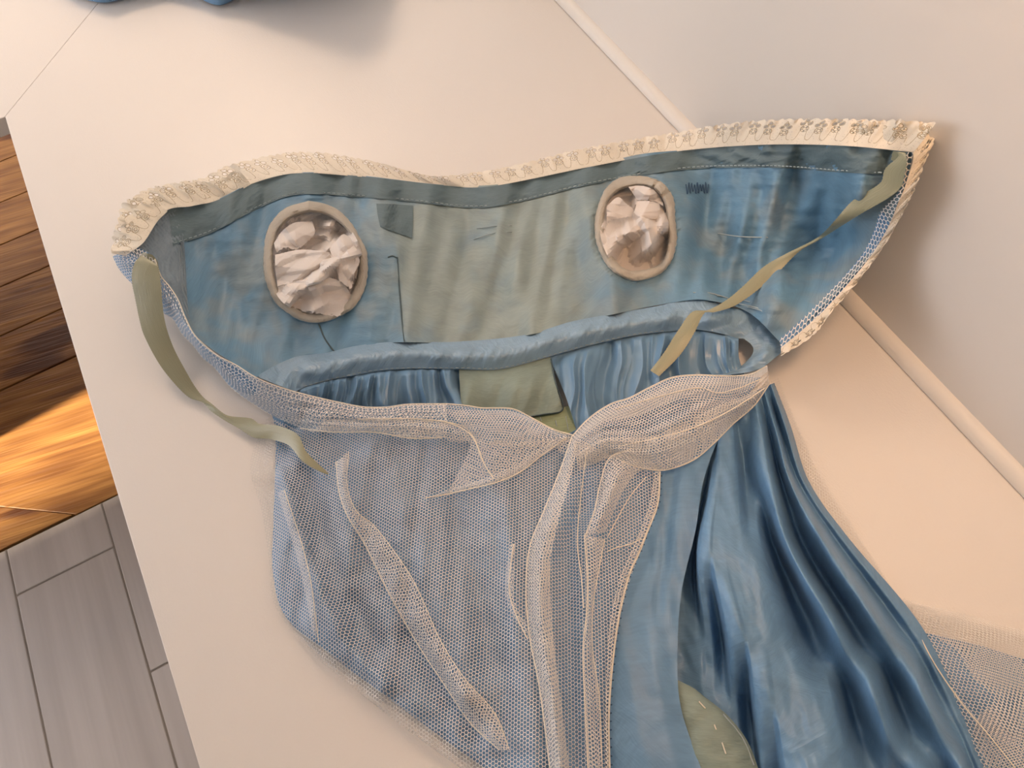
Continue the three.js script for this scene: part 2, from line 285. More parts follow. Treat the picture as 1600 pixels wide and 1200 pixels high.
// ------------------------------------------------------------------ worktop in two wings, mitred at the corner
{
  const th = 0.028, zc = -1.145, xl = -0.278;
  const slab = (poly) => { const s = new THREE.Shape(poly.map(([x, z]) => new THREE.Vector2(x, -z))), b = 0.0012, g = new THREE.ExtrudeGeometry(s, { depth: th - 2 * b, bevelEnabled: true, bevelSize: b, bevelOffset: -b, bevelThickness: b, bevelSegments: 3 }); g.rotateX(-Math.PI / 2); g.translate(0, DESK - th + b, 0); const p = g.attributes.position, uv = new Float32Array(p.count * 2); for (let i = 0; i < p.count; i++) { uv[i * 2] = p.getX(i); uv[i * 2 + 1] = p.getZ(i) + p.getY(i); } g.setAttribute('uv', new THREE.BufferAttribute(uv, 2)); return g; };
  const main = new THREE.Group(); main.name = numbered('desk'); scene.add(main);
  tag(main, 'white worktop along the wall that carries the blue dress', 'desk');
  part('tabletop', slab([[xl, 1.3], [xl, zc], [X1 - 0.002, zc - (X1 - xl) + 0.001], [X1 - 0.002, 1.3]]), M.top, main);
  for (const z of [0.9, -0.55]) part('side_panel', box(X1 - xl - 0.12, DESK - th - 0.002, 0.025, (X1 + xl) / 2 + 0.04, (DESK - th) / 2 + 0.001, z, 0.002), M.cabinet, main);
  const wing = new THREE.Group(); wing.name = numbered('desk'); scene.add(wing);
  tag(wing, 'white side wing of the worktop, mitred to the main top, over dark wood floor', 'desk');
  part('tabletop', slab([[xl - 0.0004, zc], [X1 - 0.0024, zc - (X1 - xl)], [-1.6, zc - (X1 - xl)], [-1.6, zc]]), M.top, wing);
  for (const x of [-1.3, -0.9]) part('side_panel', box(0.025, DESK - th - 0.002, X1 - xl - 0.12, x, (DESK - th) / 2 + 0.001, zc - (X1 - xl) / 2 - 0.03, 0.002), M.cabinet, wing);
  // round bead where the worktop meets the wall
  const prof = new THREE.Shape(); prof.moveTo(0, 0.0012); prof.lineTo(-0.0135, 0.0012); prof.absarc(0, 0.0012, 0.0135, Math.PI, Math.PI / 2, true); prof.lineTo(0, 0.0012);
  const bead = new THREE.ExtrudeGeometry(prof, { depth: 3.2, bevelEnabled: false, curveSegments: 10 }); bead.translate(X1, DESK, -1.9);
  mesh('trim_1', bead, M.trim, scene, 'structure');
}

// ------------------------------------------------------------------ lamps
for (const [x, y, z, s, k, LAMP_WARM] of LAMPS) {
  const g = new THREE.Group(); g.name = numbered(z < -1 ? 'ceiling_lamp' : 'pendant_lamp'); scene.add(g); g.position.set(x, DESK + y, z);
  part('housing', box(s + (z < -1 ? 0.05 : 0.0), 0.06, s + (z < -1 ? 0.05 : 0.0), 0, 0.05, 0, 0.01), M.trim, g);
  part('diffuser', box(s, 0.02, s, 0, 0.012, 0, 0.004), std({ color: 0xffffff, emissive: LAMP_WARM, emissiveIntensity: 3, roughness: 0.6 }), g);
  tag(g, z < -1 ? 'square warm ceiling lamp over the far end of the worktop' : 'small warm pendant lamp over the right of the dress', 'lamp');
  if (z > -1) {
    const pr = [[0.03, 0.085], [0.115, 0.08], [0.118, 0.02], [0.128, -0.26], [0.132, -0.26], [0.122, 0.025], [0.118, 0.088], [0.03, 0.09]].map(([r, q]) => new THREE.Vector2(r, q));
    part('added_cutoff_shade', new THREE.LatheGeometry(pr, 40), std({ color: 0xd8cfc2, roughness: 0.8, side: D }), g);  // unseen deep shade, added to cut the lamp off the left worktop
  }
  if (z > -1) part('cable', new THREE.CylinderGeometry(0.004, 0.004, CEIL - DESK - y - 0.08, 8).translate(0, 0.08 + (CEIL - DESK - y - 0.08) / 2, 0), M.trim, g);
  const l = new THREE.RectAreaLight(LAMP_WARM, k, s, s); l.position.set(x, DESK + y - 0.004, z); l.lookAt(x, 0, z); scene.add(l);
}

// ------------------------------------------------------------------ the dress
const dress = new THREE.Group(); dress.name = numbered('dress'); dress.position.copy(at(800, 560, 0)); scene.add(dress);
tag(dress, 'vintage pale blue silk dress with net overskirt lying open on the white worktop', 'dress');
const inDress = (g) => g.translate(-dress.position.x, -dress.position.y, -dress.position.z);
const dp = (name, geo, mat, label, parent = dress, kind) => part(name, inDress(geo), mat, parent, label, kind);

const ringL = { out: [[482, 314], [447.5, 324.5], [428, 342], [417, 363], [413, 386], [412, 424], [419, 449], [430, 472], [447.5, 487], [467, 499], [490, 504], [513, 501], [536, 491], [553, 480], [568, 455], [574, 428], [573, 393.5], [562.5, 372], [549, 349], [528, 328], [505, 318]],
  inn: [[482, 331], [453, 342], [436, 360], [429, 378], [427, 396], [428, 424], [433, 446], [441, 462], [454, 474], [471, 484], [491, 489], [510, 488], [527, 482], [541, 472], [553, 449], [560, 424], [559, 397], [551, 371], [540, 357], [525, 344], [505, 334]] };
const ringR = { out: [[998, 274.5], [970, 277], [949, 292], [937, 315], [929, 348], [931.5, 376], [942, 404], [959.5, 425], [987.5, 438], [1012, 435.5], [1035, 425], [1050.5, 404], [1057.5, 372.5], [1055, 344.5], [1052, 309.5], [1036.5, 287], [1019, 278]],
  inn: [[995, 290], [971, 296], [954, 309.5], [946, 328], [944, 351.5], [947, 378], [959.5, 404], [972, 417], [987, 423], [1007, 421], [1028, 414], [1040, 399], [1044, 372.5], [1043, 344.5], [1038, 318], [1026, 299], [1010, 291]] };
const midRing = (r) => r.out.map((p, i) => [(p[0] * 0.45 + r.inn[i][0] * 0.55), (p[1] * 0.45 + r.inn[i][1] * 0.55)]);
const midL = midRing(ringL), midR = midRing(ringR);

// bodice lining: neckline, two rows between, waist seam
const BLUE = new THREE.Color(0x6d98b6), PANEL_SHEEN = new THREE.Color(0x99aaa9), SLATE = new THREE.Color(0x829bab);
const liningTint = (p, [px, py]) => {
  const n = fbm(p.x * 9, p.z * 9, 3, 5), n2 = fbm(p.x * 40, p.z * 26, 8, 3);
  const seam = sst(-4, 4, px - 621 - (py - 402) * 0.083), k = Math.max(0, 1 - Math.abs((px - 780 + n * 260) / 270)) * (0.75 + 0.65 * seam) + n * 0.5 + n2 * 0.25;      // greenish front panel from its seam, with lamp sheen painted into its tone
  return BLUE.clone().lerp(SLATE, sst(-0.2, 0.4, n2 + n)).lerp(PANEL_SHEEN, Math.max(0, Math.min(1, k)));
};
const wr = (px, py, amp, sx, sy, z = 0) => amp * noise(px / sx, py / sy, z);
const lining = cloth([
  [[212, 390, .072], [235, 354, .06], [262, 325, .05], [330, 315, .04], [391, 287, .03], [459, 270, .025], [560, 274, .02], [697, 289, .012], [787, 287, .012], [925, 259, .018], [1000, 241, .022], [1075, 234, lean(1075, 234, .497, .028)], [1135, 229, lean(1135, 229, .503)], [1197, 225, lean(1197, 225, .507)], [1322, 227, lean(1322, 227, .508)], [1426, 236, lean(1426, 236, .505)]],
  [[262, 448, .066], [285, 440, .048], [320, 415, .03], [360, 400, .027], [413, 385, .03], [470, 372, .036], [600, 370, .022], [700, 372, .016], [800, 370, .017], [930, 345, .03], [1070, 325, .032], [1130, 320, .036], [1190, 315, lean(1190, 315, .488)], [1310, 312, lean(1310, 312, .496)], [1405, 313, lean(1405, 313, .492)]],
  [[303, 522, .06], [320, 505, .036], [350, 490, .02], [390, 475, .018], [440, 470, .025], [500, 470, .03], [610, 455, .02], [710, 452, .015], [800, 448, .016], [940, 420, .028], [1070, 400, .025], [1180, 395, .03], [1270, 395, .055], [1360, 400, lean(1360, 400, .488)]],
  [[400, 590, .05], [415, 580, .032], [434, 569, .024], [465, 557, .022], [510, 552, .022], [558, 541, .022], [620, 535, .022], [710, 535, .022], [822, 524, .022], [959, 491, .022], [1062, 471, .024], [1104, 469, .03], [1169, 488, .045], [1224, 540, .055]],
], 260, 110, {
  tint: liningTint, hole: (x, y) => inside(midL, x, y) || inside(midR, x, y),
  disp: (u, v, x, y) => {
    const quiet = Math.min(1, Math.min(Math.hypot((x - 493) / 85, (y - 408) / 98), Math.hypot((x - 993) / 68, (y - 356) / 86)));
    const soft = 0.015 * noise(x / 62 - y / 240, y / 330, 1) + 0.008 * noise(x / 29 + y / 160, y / 190, 4) + 0.0008 * noise(x / 60, y / 11, 7) + 0.0016 * noise(x / 20, y / 40, 11);
    return soft * (1 + 1.2 * sst(1070, 1130, x)) * (quiet > 0.99 ? 1 : Math.max(0, quiet - 0.5)) * sst(0, 0.08, u) * sst(0, 0.06, 1 - u) + 0.004 * Math.exp(-(((x - 345) + (y - 420) * 0.35) ** 2) / 500) * v;
  },
});
dp('bodice_lining', lining, M.lining, 'silk bodice lining with greenish front panel and painted lamp sheen at the middle');
const onLining = (pts, up) => on(lining, pts, up);
// hem of the neckline, turned to the inside and sewn down
const flatRow = (p, z) => p.map(([x, y]) => [x, y, z]);
dp('neckline_facing', cloth([
  flatRow([[262, 326], [330, 316], [391, 288], [459, 271], [560, 275], [697, 290], [740, 293], [787, 288], [925, 260], [1062, 236], [1197, 226], [1322, 228], [1420, 237]], 0.0016),
  flatRow([[266, 350], [330, 336], [391, 308], [459, 289], [560, 290], [697, 306], [740, 310], [787, 306], [925, 280], [1062, 252], [1197, 244], [1322, 248], [1418, 252]], 0.0024),
  flatRow([[270, 384], [330, 364], [391, 332], [459, 305], [560, 308], [650, 316], [740, 325], [800, 318], [925, 288], [1062, 266], [1197, 262], [1322, 270], [1412, 274]], 0.0012),
], 220, 12, { over: lining, disp: (u, v, x, y) => 0.0016 * Math.max(0, noise(x / 14, y / 60, 3)) }), M.facing, 'darker turned hem of the neckline');
dp('back_facing', cloth([flatRow([[206, 392], [216, 384], [235, 356], [250, 338]], 0.001), flatRow([[226, 412], [240, 396], [256, 360], [266, 332]], 0.002), flatRow([[262, 446], [272, 424], [277, 384], [276, 328]], 0.0016), flatRow([[296, 500], [293, 470], [290, 410], [284, 330]], 0.0012)], 40, 40, { over: lining }), M.greyFacing, 'grey facing of the left back opening');
dp('stitching', stitches(lining, [[272, 380], [330, 360], [391, 328], [459, 302], [560, 305], [650, 313], [740, 322], [800, 315], [925, 285], [1062, 263], [1197, 259], [1322, 267], [1400, 271]], 0.0062, 0.0036, 0.0006, 0.005), M.paleThread, null, dress, 'stuff');
// darning, sewn square and seams of the front panel
{
  const zig = []; for (let i = 0; i < 17; i++) zig.push([1072 + i * 2.2, i % 2 ? 302 + 2 * Math.sin(i) : 286 + 2 * Math.cos(i * 2)]);
  dp('darning', cord(onLining(zig, 0.0012), 0.0006, 90, 4), M.blueThread, 'dark blue darning stitches');
  dp('sewn_patch', cloth([flatRow([[588, 318], [615, 319], [645, 321]], 0.0014), flatRow([[590, 335], [618, 340], [645, 345]], 0.002), flatRow([[594, 354], [618, 363], [644, 372]], 0.0014)], 24, 20, { over: lining, disp: (u, v, x, y) => 0.001 * noise(x / 16, y / 12, 2) }), M.facing, 'small silk patch sewn below the hem');
  for (const s of [[[621, 402], [624, 450], [628, 500], [632, 534]], [[606, 402], [613, 400], [620, 403]], [[498, 506], [508, 530], [522, 549]]]) dp('seam', cord(onLining(s, 0.0004), 0.0009, 20, 5), M.facing);
  for (const s of [[[1083, 457], [1110, 458], [1138, 466]], [[1120, 462], [1150, 466], [1172, 472]], [[1152, 474], [1185, 482], [1206, 496]], [[1168, 480], [1190, 486], [1210, 500]], [[1122, 365], [1160, 370], [1200, 371]], [[745, 357], [775, 353], [800, 352]], [[740, 374], [772, 364], [800, 362]]]) dp('worn_thread', cord(onLining(s, 0.0006), 0.0007, 16, 4), M.paleThread);
}
// bound armholes
function bindingRing(r, lift) {
  const n = 120, rings = [], k = 8, o = spline([...r.out, r.out[0]], n), q = spline([...r.inn, r.inn[0]], n);
  const pts = [];
  for (let j = 0; j <= k; j++) for (let i = 0; i <= n; i++) {
    const a = o[i % n], b = q[i % n], f = j / k, x = lerp(a[0], b[0], f), y = lerp(a[1], b[1], f), base = heightOn(lining, lerp(a[0], b[0], 0.1), lerp(a[1], b[1], 0.1));
    const wob = 0.0009 * noise(i * 0.35, j * 0.4, lift * 900) + 0.0005 * noise(i * 1.1, j, 3);
    pts.push(at(x + (j === 0 ? 1.2 * noise(i * 0.8, 2) : 0), y, base + 0.0055 * Math.sin(Math.PI * Math.min(1, f * 0.88 + 0.03)) ** 0.6 + 0.0005 - (f > 0.88 ? 0.006 * (f - 0.88) / 0.12 : 0) + (f > 0 && f < 1 ? wob : 0)));
  }
  return gridGeo(pts, n, k);
}
const ringGeoL = bindingRing(ringL, 0.004), ringGeoR = bindingRing(ringR, 0.002);
for (const [g, r] of [[ringGeoL, ringL], [ringGeoR, ringR]]) {
  const b = dp('armhole_binding', g, M.binding, 'cream bias binding round an armhole');
  const st = spline([...r.out, r.out[0]], 90).map(([x, y], i) => [x + (i % 2 ? 0.6 : -0.8), y, heightOn(lining, x, y) + 0.0012]);
  part('edge_thread', inDress(cord(st, 0.0005, 180, 4)), M.paleThread, b);
}
// waistband
const band = cloth([
  [[400, 588, .046], [434, 569, .0255], [465, 557, .0235], [510, 551, .0235], [558, 540, .0235], [620, 534, .0235], [710, 534, .0235], [822, 523, .0235], [891, 503, .0235], [959, 490, .0235], [1028, 478, .024], [1062, 470, .026], [1085, 467, .029], [1104, 468, .032], [1145, 481, .025], [1190, 491, .031], [1223, 519, .035]],
  [[440, 604, .042], [458, 588, .029], [490, 580, .031], [530, 568, .033], [580, 559, .033], [640, 553, .033], [710, 556, .033], [800, 551, .033], [870, 530, .033], [925, 517, .033], [990, 505, .033], [1040, 497, .034], [1090, 492, .036], [1120, 497, .04], [1150, 505, .028], [1182, 514, .032], [1210, 530, .035]],
  [[462, 612, .032], [473, 606, .022], [500, 597, .022], [528, 591, .021], [557, 586, .02], [600, 579, .02], [651, 576, .02], [717, 577, .02], [781, 577, .02], [856, 558, .02], [925, 539, .02], [994, 524, .02], [1045, 518, .021], [1085, 515, .024], [1110, 518, .028], [1130, 522, .032], [1152, 528, .025], [1167, 531, .029], [1178, 545, .031]],
], 300, 34, { disp: (u, v, x, y) => (0.0038 * noise(x / 24 + y / 60, y / 40, 2) + 0.0016 * noise(x / 8 + y / 14, y / 40, 5)) * Math.sin(Math.PI * v) });
dp('waistband', band, M.band, 'shiny blue silk waistband');
dp('stitching', stitches(band, [[475, 604], [528, 590], [600, 577], [717, 575], [781, 575], [856, 556], [925, 537], [994, 522], [1045, 516]], 0.006, 0.0032, 0.0005, 0.001), M.paleThread, null, dress, 'stuff');
// where the band curls round to the back opening
dp('waistband', cloth([
  [[1200, 500, .033], [1222, 521, .035], [1224, 545, .035], [1205, 564, .035], [1188, 576, .034], [1160, 583, .031], [1120, 587, .042], [1085, 588, .04]],
  [[1180, 512, .032], [1200, 528, .038], [1200, 546, .039], [1188, 561, .038], [1172, 572, .035], [1150, 581, .031], [1115, 586, .042], [1085, 587, .04]],
  [[1162, 529, .028], [1176, 541, .031], [1176, 552, .031], [1165, 566, .029], [1150, 577, .025], [1135, 583, .036], [1110, 587, .034], [1085, 590, .03]],
], 70, 16, { disp: (u, v, x, y) => 0.003 * noise(x / 14, y / 14, 2) * Math.sin(Math.PI * v) }), M.band, 'curled end of the blue waistband');

// gathered inside of the front skirt, right and left of the green placket
function gathers(top, bottom, mid, nu, seed, freq) {
  const mx = (top[0][0] + top[top.length - 1][0]) / 2;
  return cloth([top, mid, bottom], nu, 60, { disp: (u, v, x, y) => {
    const s = x - (x - mx) * 0.12 * v + 10 * noise(x / 50, y / 50, seed);
    const rg = (q) => { const n = 1 - Math.abs(noise(q, v * 0.45, seed + 3)) * 2.2; return Math.max(-0.3, n); };
    const a = rg(s / (freq * 0.55)), b = rg(s / freq + 40), c = noise(x / 22, y / 26, seed + 8);
    return (0.010 * a * (1 - 0.55 * v) + 0.012 * b + 0.004 * c * v - 0.004) * sst(0, 0.07, v) + 0.004 * sst(0.02, 0.14, v) * (1 - v);
  } });
}
const gatherMat = M.skirt.clone(); gatherMat.roughness = 0.32; gatherMat.bumpMap = null; gatherMat.map = null; gatherMat.color.set(0x7397b6);
dp('gathered_skirt', gathers(
  [[466, 609, .018], [500, 596, .016], [557, 585, .016], [600, 578, .016], [651, 575, .016], [724, 576, .016]],
  [[474, 640, .016], [520, 652, .01], [580, 656, .008], [640, 654, .008], [700, 652, .008], [722, 652, .008]],
  [[468, 624, .018], [510, 622, .015], [565, 620, .014], [615, 616, .014], [665, 614, .014], [722, 614, .014]], 220, 3, 26), gatherMat, 'gathered inside of the blue skirt');
dp('gathered_skirt', gathers(
  [[858, 558, .016], [925, 538, .016], [994, 523, .016], [1045, 517, .018], [1085, 514, .02], [1125, 521, .026], [1154, 529, .036]],
  [[906, 690, .012], [950, 672, .01], [1000, 650, .01], [1050, 628, .012], [1090, 616, .014], [1130, 604, .018], [1166, 592, .022]],
  [[884, 620, .016], [935, 600, .015], [990, 585, .015], [1045, 568, .016], [1085, 560, .018], [1122, 556, .02], [1155, 560, .026]], 300, 9, 36), gatherMat, 'gathered inside of the blue skirt');
const placket = cloth([
  [[717, 577, .018], [781, 577, .019], [860, 558, .018]], [[719, 610, .022], [785, 612, .024], [868, 600, .021]], [[722, 645, .018], [790, 655, .018], [880, 642, .017]],
], 60, 40, { disp: (u, v, x, y) => 0.009 * noise((x + y * 0.3) / 24, y / 90, 6) * sst(0, 0.4, v) });
dp('placket', placket, M.green, 'grey green cotton placket below the waistband');
dp('seam', cord(on(placket, [[861, 561], [868, 598], [879, 640], [850, 647], [828, 651]], 0.0006), 0.0008, 40, 4), M.facing);
const green2 = cloth([[[800, 640, .012], [845, 640, .013], [905, 632, .012]], [[810, 672, .01], [860, 672, .012], [906, 664, .012]], [[830, 700, .008], [870, 700, .01], [908, 690, .012]]], 30, 20, {});
const palegreen = M.green.clone(); palegreen.color.set(0x92a283);
dp('skirt_lining', green2, palegreen, 'pale green cotton lining under the placket');
dp('stitching', mergeGeometries([cord(on(green2, [[844, 652], [846, 658]], 0.0008), 0.0005, 4, 4), cord(on(green2, [[868, 657], [870, 666]], 0.0008), 0.0005, 4, 4), cord(on(green2, [[884, 650], [888, 672]], 0.0008), 0.0004, 4, 4)]), M.paleThread, null, dress, 'stuff');

// ---- left back panel seen from outside, with the net on it
const rimLeft = [[203, 385, .07], [225, 391, .073], [242, 405, .071], [252, 432, .068], [265, 448, .067], [278, 468, .065], [290, 497, .063], [303, 522, .061], [320, 540, .058], [342, 557, .055], [368, 570, .053], [400, 590, .051], [437, 605, .048], [475, 616, .045]];
const lowLeft = [[176, 401, .052], [187, 422, .046], [205, 442, .042], [235, 470, .036], [257, 490, .032], [270, 498, .028], [285, 522, .024], [302, 540, .02], [318, 560, .014], [335, 574, .01], [359, 603, .006], [386, 624, .004], [421, 646, .004], [462, 668, .012]];
const between = (a, b, f, lift) => { const p = spline(a, 24), q = spline(b, 24); return p.map((r, i) => [lerp(r[0], q[i][0], f), lerp(r[1], q[i][1], f), lerp(r[2], q[i][2], f) + lift]); };
const leftRows = [rimLeft, between(rimLeft, lowLeft, 0.5, 0.004), lowLeft];
const panelLeft = cloth(leftRows, 150, 24, { disp: (u, v, x, y) => 0.002 * noise(x / 22, y / 22, 3) * Math.sin(Math.PI * v) });
dp('back_panel', panelLeft, M.skirt, 'outside of the left back panel');

// ---- skirt: one wide blue panel on the left under the net, down to its free right edge
const rimAll = [[400, 590, .047], [437, 605, .044], [475, 616, .041], [531, 629, .036], [569, 636, .034], [634, 632, .032], [698, 631, .031], [752, 637, .03], [801, 639, .028], [840, 657, .028], [880, 678, .03], [905, 668, .034], [930, 648, .038], [983, 624, .044], [1050, 591, .048], [1121, 588, .046], [1190, 590, .05]];
const foldWave = (x, y) => {   // soft folds that fall from the waist to the lower left and the lower right
  const s = (x - 760) + (y - 640) * 0.02, fan = (x - 760) / (1 + (y - 620) / 900);
  return 0.0085 * noise(fan / 46, y / 520, 2) + 0.0045 * noise(fan / 19, y / 300, 6) + 0.002 * noise(x / 40, y / 30, 9);
};
const ridge = (x, y, line, w, amp) => { let best = 1e9; for (let i = 0; i < line.length - 1; i++) { const [a, b] = line[i], [c, e] = line[i + 1], t = Math.min(1, Math.max(0, ((x - a) * (c - a) + (y - b) * (e - b)) / ((c - a) ** 2 + (e - b) ** 2))); best = Math.min(best, Math.hypot(x - a - t * (c - a), y - b - t * (e - b))); } return amp * Math.exp(-((best / w) ** 2)); };
const underFolds = (x, y) => ridge(x, y, [[440, 745], [468, 830], [498, 930], [545, 1015], [600, 1070]], 13, 0.012) - ridge(x, y, [[480, 740], [505, 830], [535, 920], [590, 1010]], 18, 0.010) + ridge(x, y, [[590, 700], [640, 830], [690, 960], [740, 1080]], 34, 0.012) - ridge(x, y, [[700, 760], [740, 900], [770, 1040]], 22, 0.009) + ridge(x, y, [[770, 720], [800, 860], [815, 1000], [830, 1200]], 24, 0.010) - ridge(x, y, [[640, 1000], [690, 1080], [740, 1150]], 16, 0.009);
const skirtLeft = cloth([
  rimAll,
  [[428, 660, .01], [462, 668, .014], [510, 674, .018], [600, 682, .02], [700, 690, .021], [800, 700, .022], [900, 710, .024], [980, 705, .026], [1060, 690, .03], [1130, 672, .034]],
  [[430, 735, .006], [452, 738, .014], [520, 745, .02], [620, 755, .021], [720, 760, .022], [820, 762, .022], [920, 760, .024], [1000, 755, .028], [1060, 750, .036], [1100, 748, .034]],
  [[427, 820, .006], [452, 825, .014], [520, 832, .02], [620, 838, .021], [720, 840, .022], [820, 842, .022], [920, 842, .024], [1000, 838, .028], [1050, 832, .038], [1087, 828, .036]],
  [[427, 900, .006], [456, 912, .014], [520, 918, .02], [620, 925, .021], [720, 925, .022], [820, 925, .022], [920, 925, .026], [980, 922, .032], [1030, 920, .04], [1066, 918, .036]],
  [[448, 966, .006], [485, 985, .014], [540, 1000, .02], [630, 1005, .021], [720, 1008, .022], [820, 1005, .022], [900, 1002, .028], [960, 1000, .034], [1015, 998, .042], [1059, 996, .037]],
  [[520, 1026, .006], [552, 1048, .014], [610, 1065, .02], [680, 1080, .021], [750, 1085, .022], [830, 1085, .024], [900, 1085, .03], [955, 1086, .036], [1015, 1087, .044], [1061, 1088, .038]],
  [[622, 1102, .006], [650, 1122, .012], [690, 1140, .018], [740, 1150, .021], [790, 1156, .022], [850, 1158, .026], [910, 1160, .032], [960, 1162, .038], [1025, 1162, .044], [1080, 1158, .038]],
  [[745, 1188, .006], [765, 1208, .01], [790, 1222, .016], [820, 1232, .02], [850, 1240, .024], [890, 1246, .028], [930, 1250, .034], [980, 1252, .038], [1050, 1252, .044], [1115, 1250, .038]],
], 240, 220, { least: 0.0025, disp: (u, v, x, y) => underFolds(x, y) * sst(0.04, 0.16, v) + foldWave(x, y) * sst(0, 0.1, v) * sst(0, 0.06, u) * (x > 940 ? 0.6 : 1) + 0.008 * sst(0.05, 0.2, v) * Math.exp(-(((x - 1046) + (y - 800) * 0.12) ** 2) / 90) * (1 - sst(900, 1000, y)) * -0.6 });
dp('skirt', skirtLeft, M.skirt, 'blue silk skirt panel under the net');
const onSkirt = (pts, up) => on(skirtLeft, pts, up);

// ---- skirt: the long folds on the right. Each row holds the same creases, from under the net belt to below the picture
const skirtRight = cloth([
  [[1090, 640, .035], [1100, 640, .031], [1108, 640, .031], [1116, 636, .031], [1124, 632, .035], [1140, 625, .037], [1155, 620, .035], [1165, 616, .021], [1178, 612, .038], [1186, 608, .031], [1193, 605, .041], [1199, 602, .031], [1205, 600, .037], [1210, 598, .009]],
  [[1085, 700, .018], [1095, 700, .017], [1105, 698, .017], [1114, 696, .017], [1122, 694, .033], [1135, 690, .037], [1146, 686, .033], [1156, 683, .015], [1190, 680, .043], [1203, 677, .018], [1213, 674, .041], [1220, 671, .018], [1228, 668, .034], [1235, 664, .005]],
  [[1070, 762, .013], [1084, 764, .012], [1096, 764, .012], [1104, 764, .013], [1108, 764, .041], [1130, 762, .047], [1153, 760, .041], [1166, 758, .011], [1203, 752, .057], [1221, 752, .015], [1234, 752, .051], [1246, 752, .017], [1255, 752, .021], [1263, 750, .010]],
  [[1040, 870, .011], [1068, 872, .007], [1080, 874, .012], [1086, 872, .009], [1090, 868, .052], [1140, 866, .061], [1192, 862, .050], [1212, 860, .007], [1233, 856, .072], [1256, 852, .012], [1287, 848, .070], [1304, 844, .015], [1314, 840, .019], [1324, 838, .010]],
  [[1030, 1000, .007], [1066, 1002, .005], [1112, 1004, .018], [1130, 1004, .007], [1138, 1002, .057], [1185, 1000, .064], [1232, 996, .051], [1272, 994, .005], [1308, 990, .077], [1337, 986, .012], [1374, 982, .074], [1402, 978, .009], [1418, 974, .017], [1434, 970, .010]],
  [[1020, 1100, .006], [1070, 1100, .004], [1150, 1104, .018], [1172, 1104, .006], [1180, 1102, .057], [1232, 1100, .064], [1300, 1096, .051], [1330, 1094, .005], [1366, 1090, .077], [1402, 1086, .011], [1440, 1082, .074], [1460, 1078, .011], [1474, 1074, .017], [1486, 1070, .010]],
  [[1010, 1262, .005], [1090, 1262, .010], [1200, 1264, .018], [1226, 1264, .006], [1236, 1262, .054], [1310, 1260, .061], [1392, 1256, .021], [1416, 1254, .005], [1454, 1250, .077], [1496, 1246, .011], [1520, 1242, .071], [1536, 1240, .012], [1546, 1238, .017], [1556, 1236, .010]],
], 320, 180, { least: 0.002, disp: (u, v, x, y) => 0.003 * noise(x / 34 - y / 90, y / 70, 5) + 0.0016 * noise(x / 14 - y / 40, y / 26, 2) });
dp('skirt', skirtRight, M.skirt, 'blue silk skirt falling in long folds');
// green lining turned out at the bottom
const flap = cloth([
  [[1058, 1062, .03], [1070, 1068, .03], [1085, 1076, .03], [1099, 1087, .029]],
  [[1060, 1095, .033], [1082, 1098, .036], [1110, 1104, .036], [1136, 1117, .03]],
  [[1066, 1130, .034], [1092, 1132, .039], [1130, 1138, .039], [1166, 1155, .03]],
  [[1078, 1175, .034], [1106, 1178, .04], [1150, 1186, .04], [1184, 1198, .03]],
  [[1090, 1250, .034], [1124, 1252, .04], [1170, 1256, .04], [1205, 1262, .03]],
], 40, 60, { disp: (u, v, x, y) => 0.002 * noise(x / 30, y / 30, 3) });
dp('skirt_lining', flap, M.green, 'grey green cotton lining turned out at the hem');
dp('stitching', mergeGeometries([[[1092, 1096], [1102, 1107]], [[1116, 1132], [1119, 1140]], [[1128, 1160], [1134, 1178]]].map((s) => cord(on(flap, s, 0.0008), 0.0006, 4, 4))), M.thread, null, dress, 'stuff');
dp('seam', cord(on(flap, [[1130, 1116], [1160, 1153], [1178, 1196]], 0.0008), 0.0009, 24, 4), M.paleThread);
// blue silk under the spread net on the right
const under = cloth([
  [[1340, 985, .002], [1410, 985, .003], [1500, 1000, .008], [1600, 1030, .008], [1700, 1060, .008]],
  [[1360, 1060, .002], [1440, 1060, .003], [1530, 1080, .016], [1620, 1110, .012], [1710, 1140, .01]],
  [[1400, 1160, .002], [1480, 1160, .003], [1570, 1170, .012], [1660, 1190, .016], [1740, 1220, .01]],
  [[1460, 1270, .002], [1530, 1270, .003], [1610, 1275, .016], [1690, 1280, .012], [1780, 1300, .01]],
], 80, 60, { disp: (u, v, x, y) => 0.004 * noise(x / 60, y / 50, 3) * sst(0.2, 0.45, u) });
dp('skirt', under, M.skirt, 'blue silk hem under the spread net');

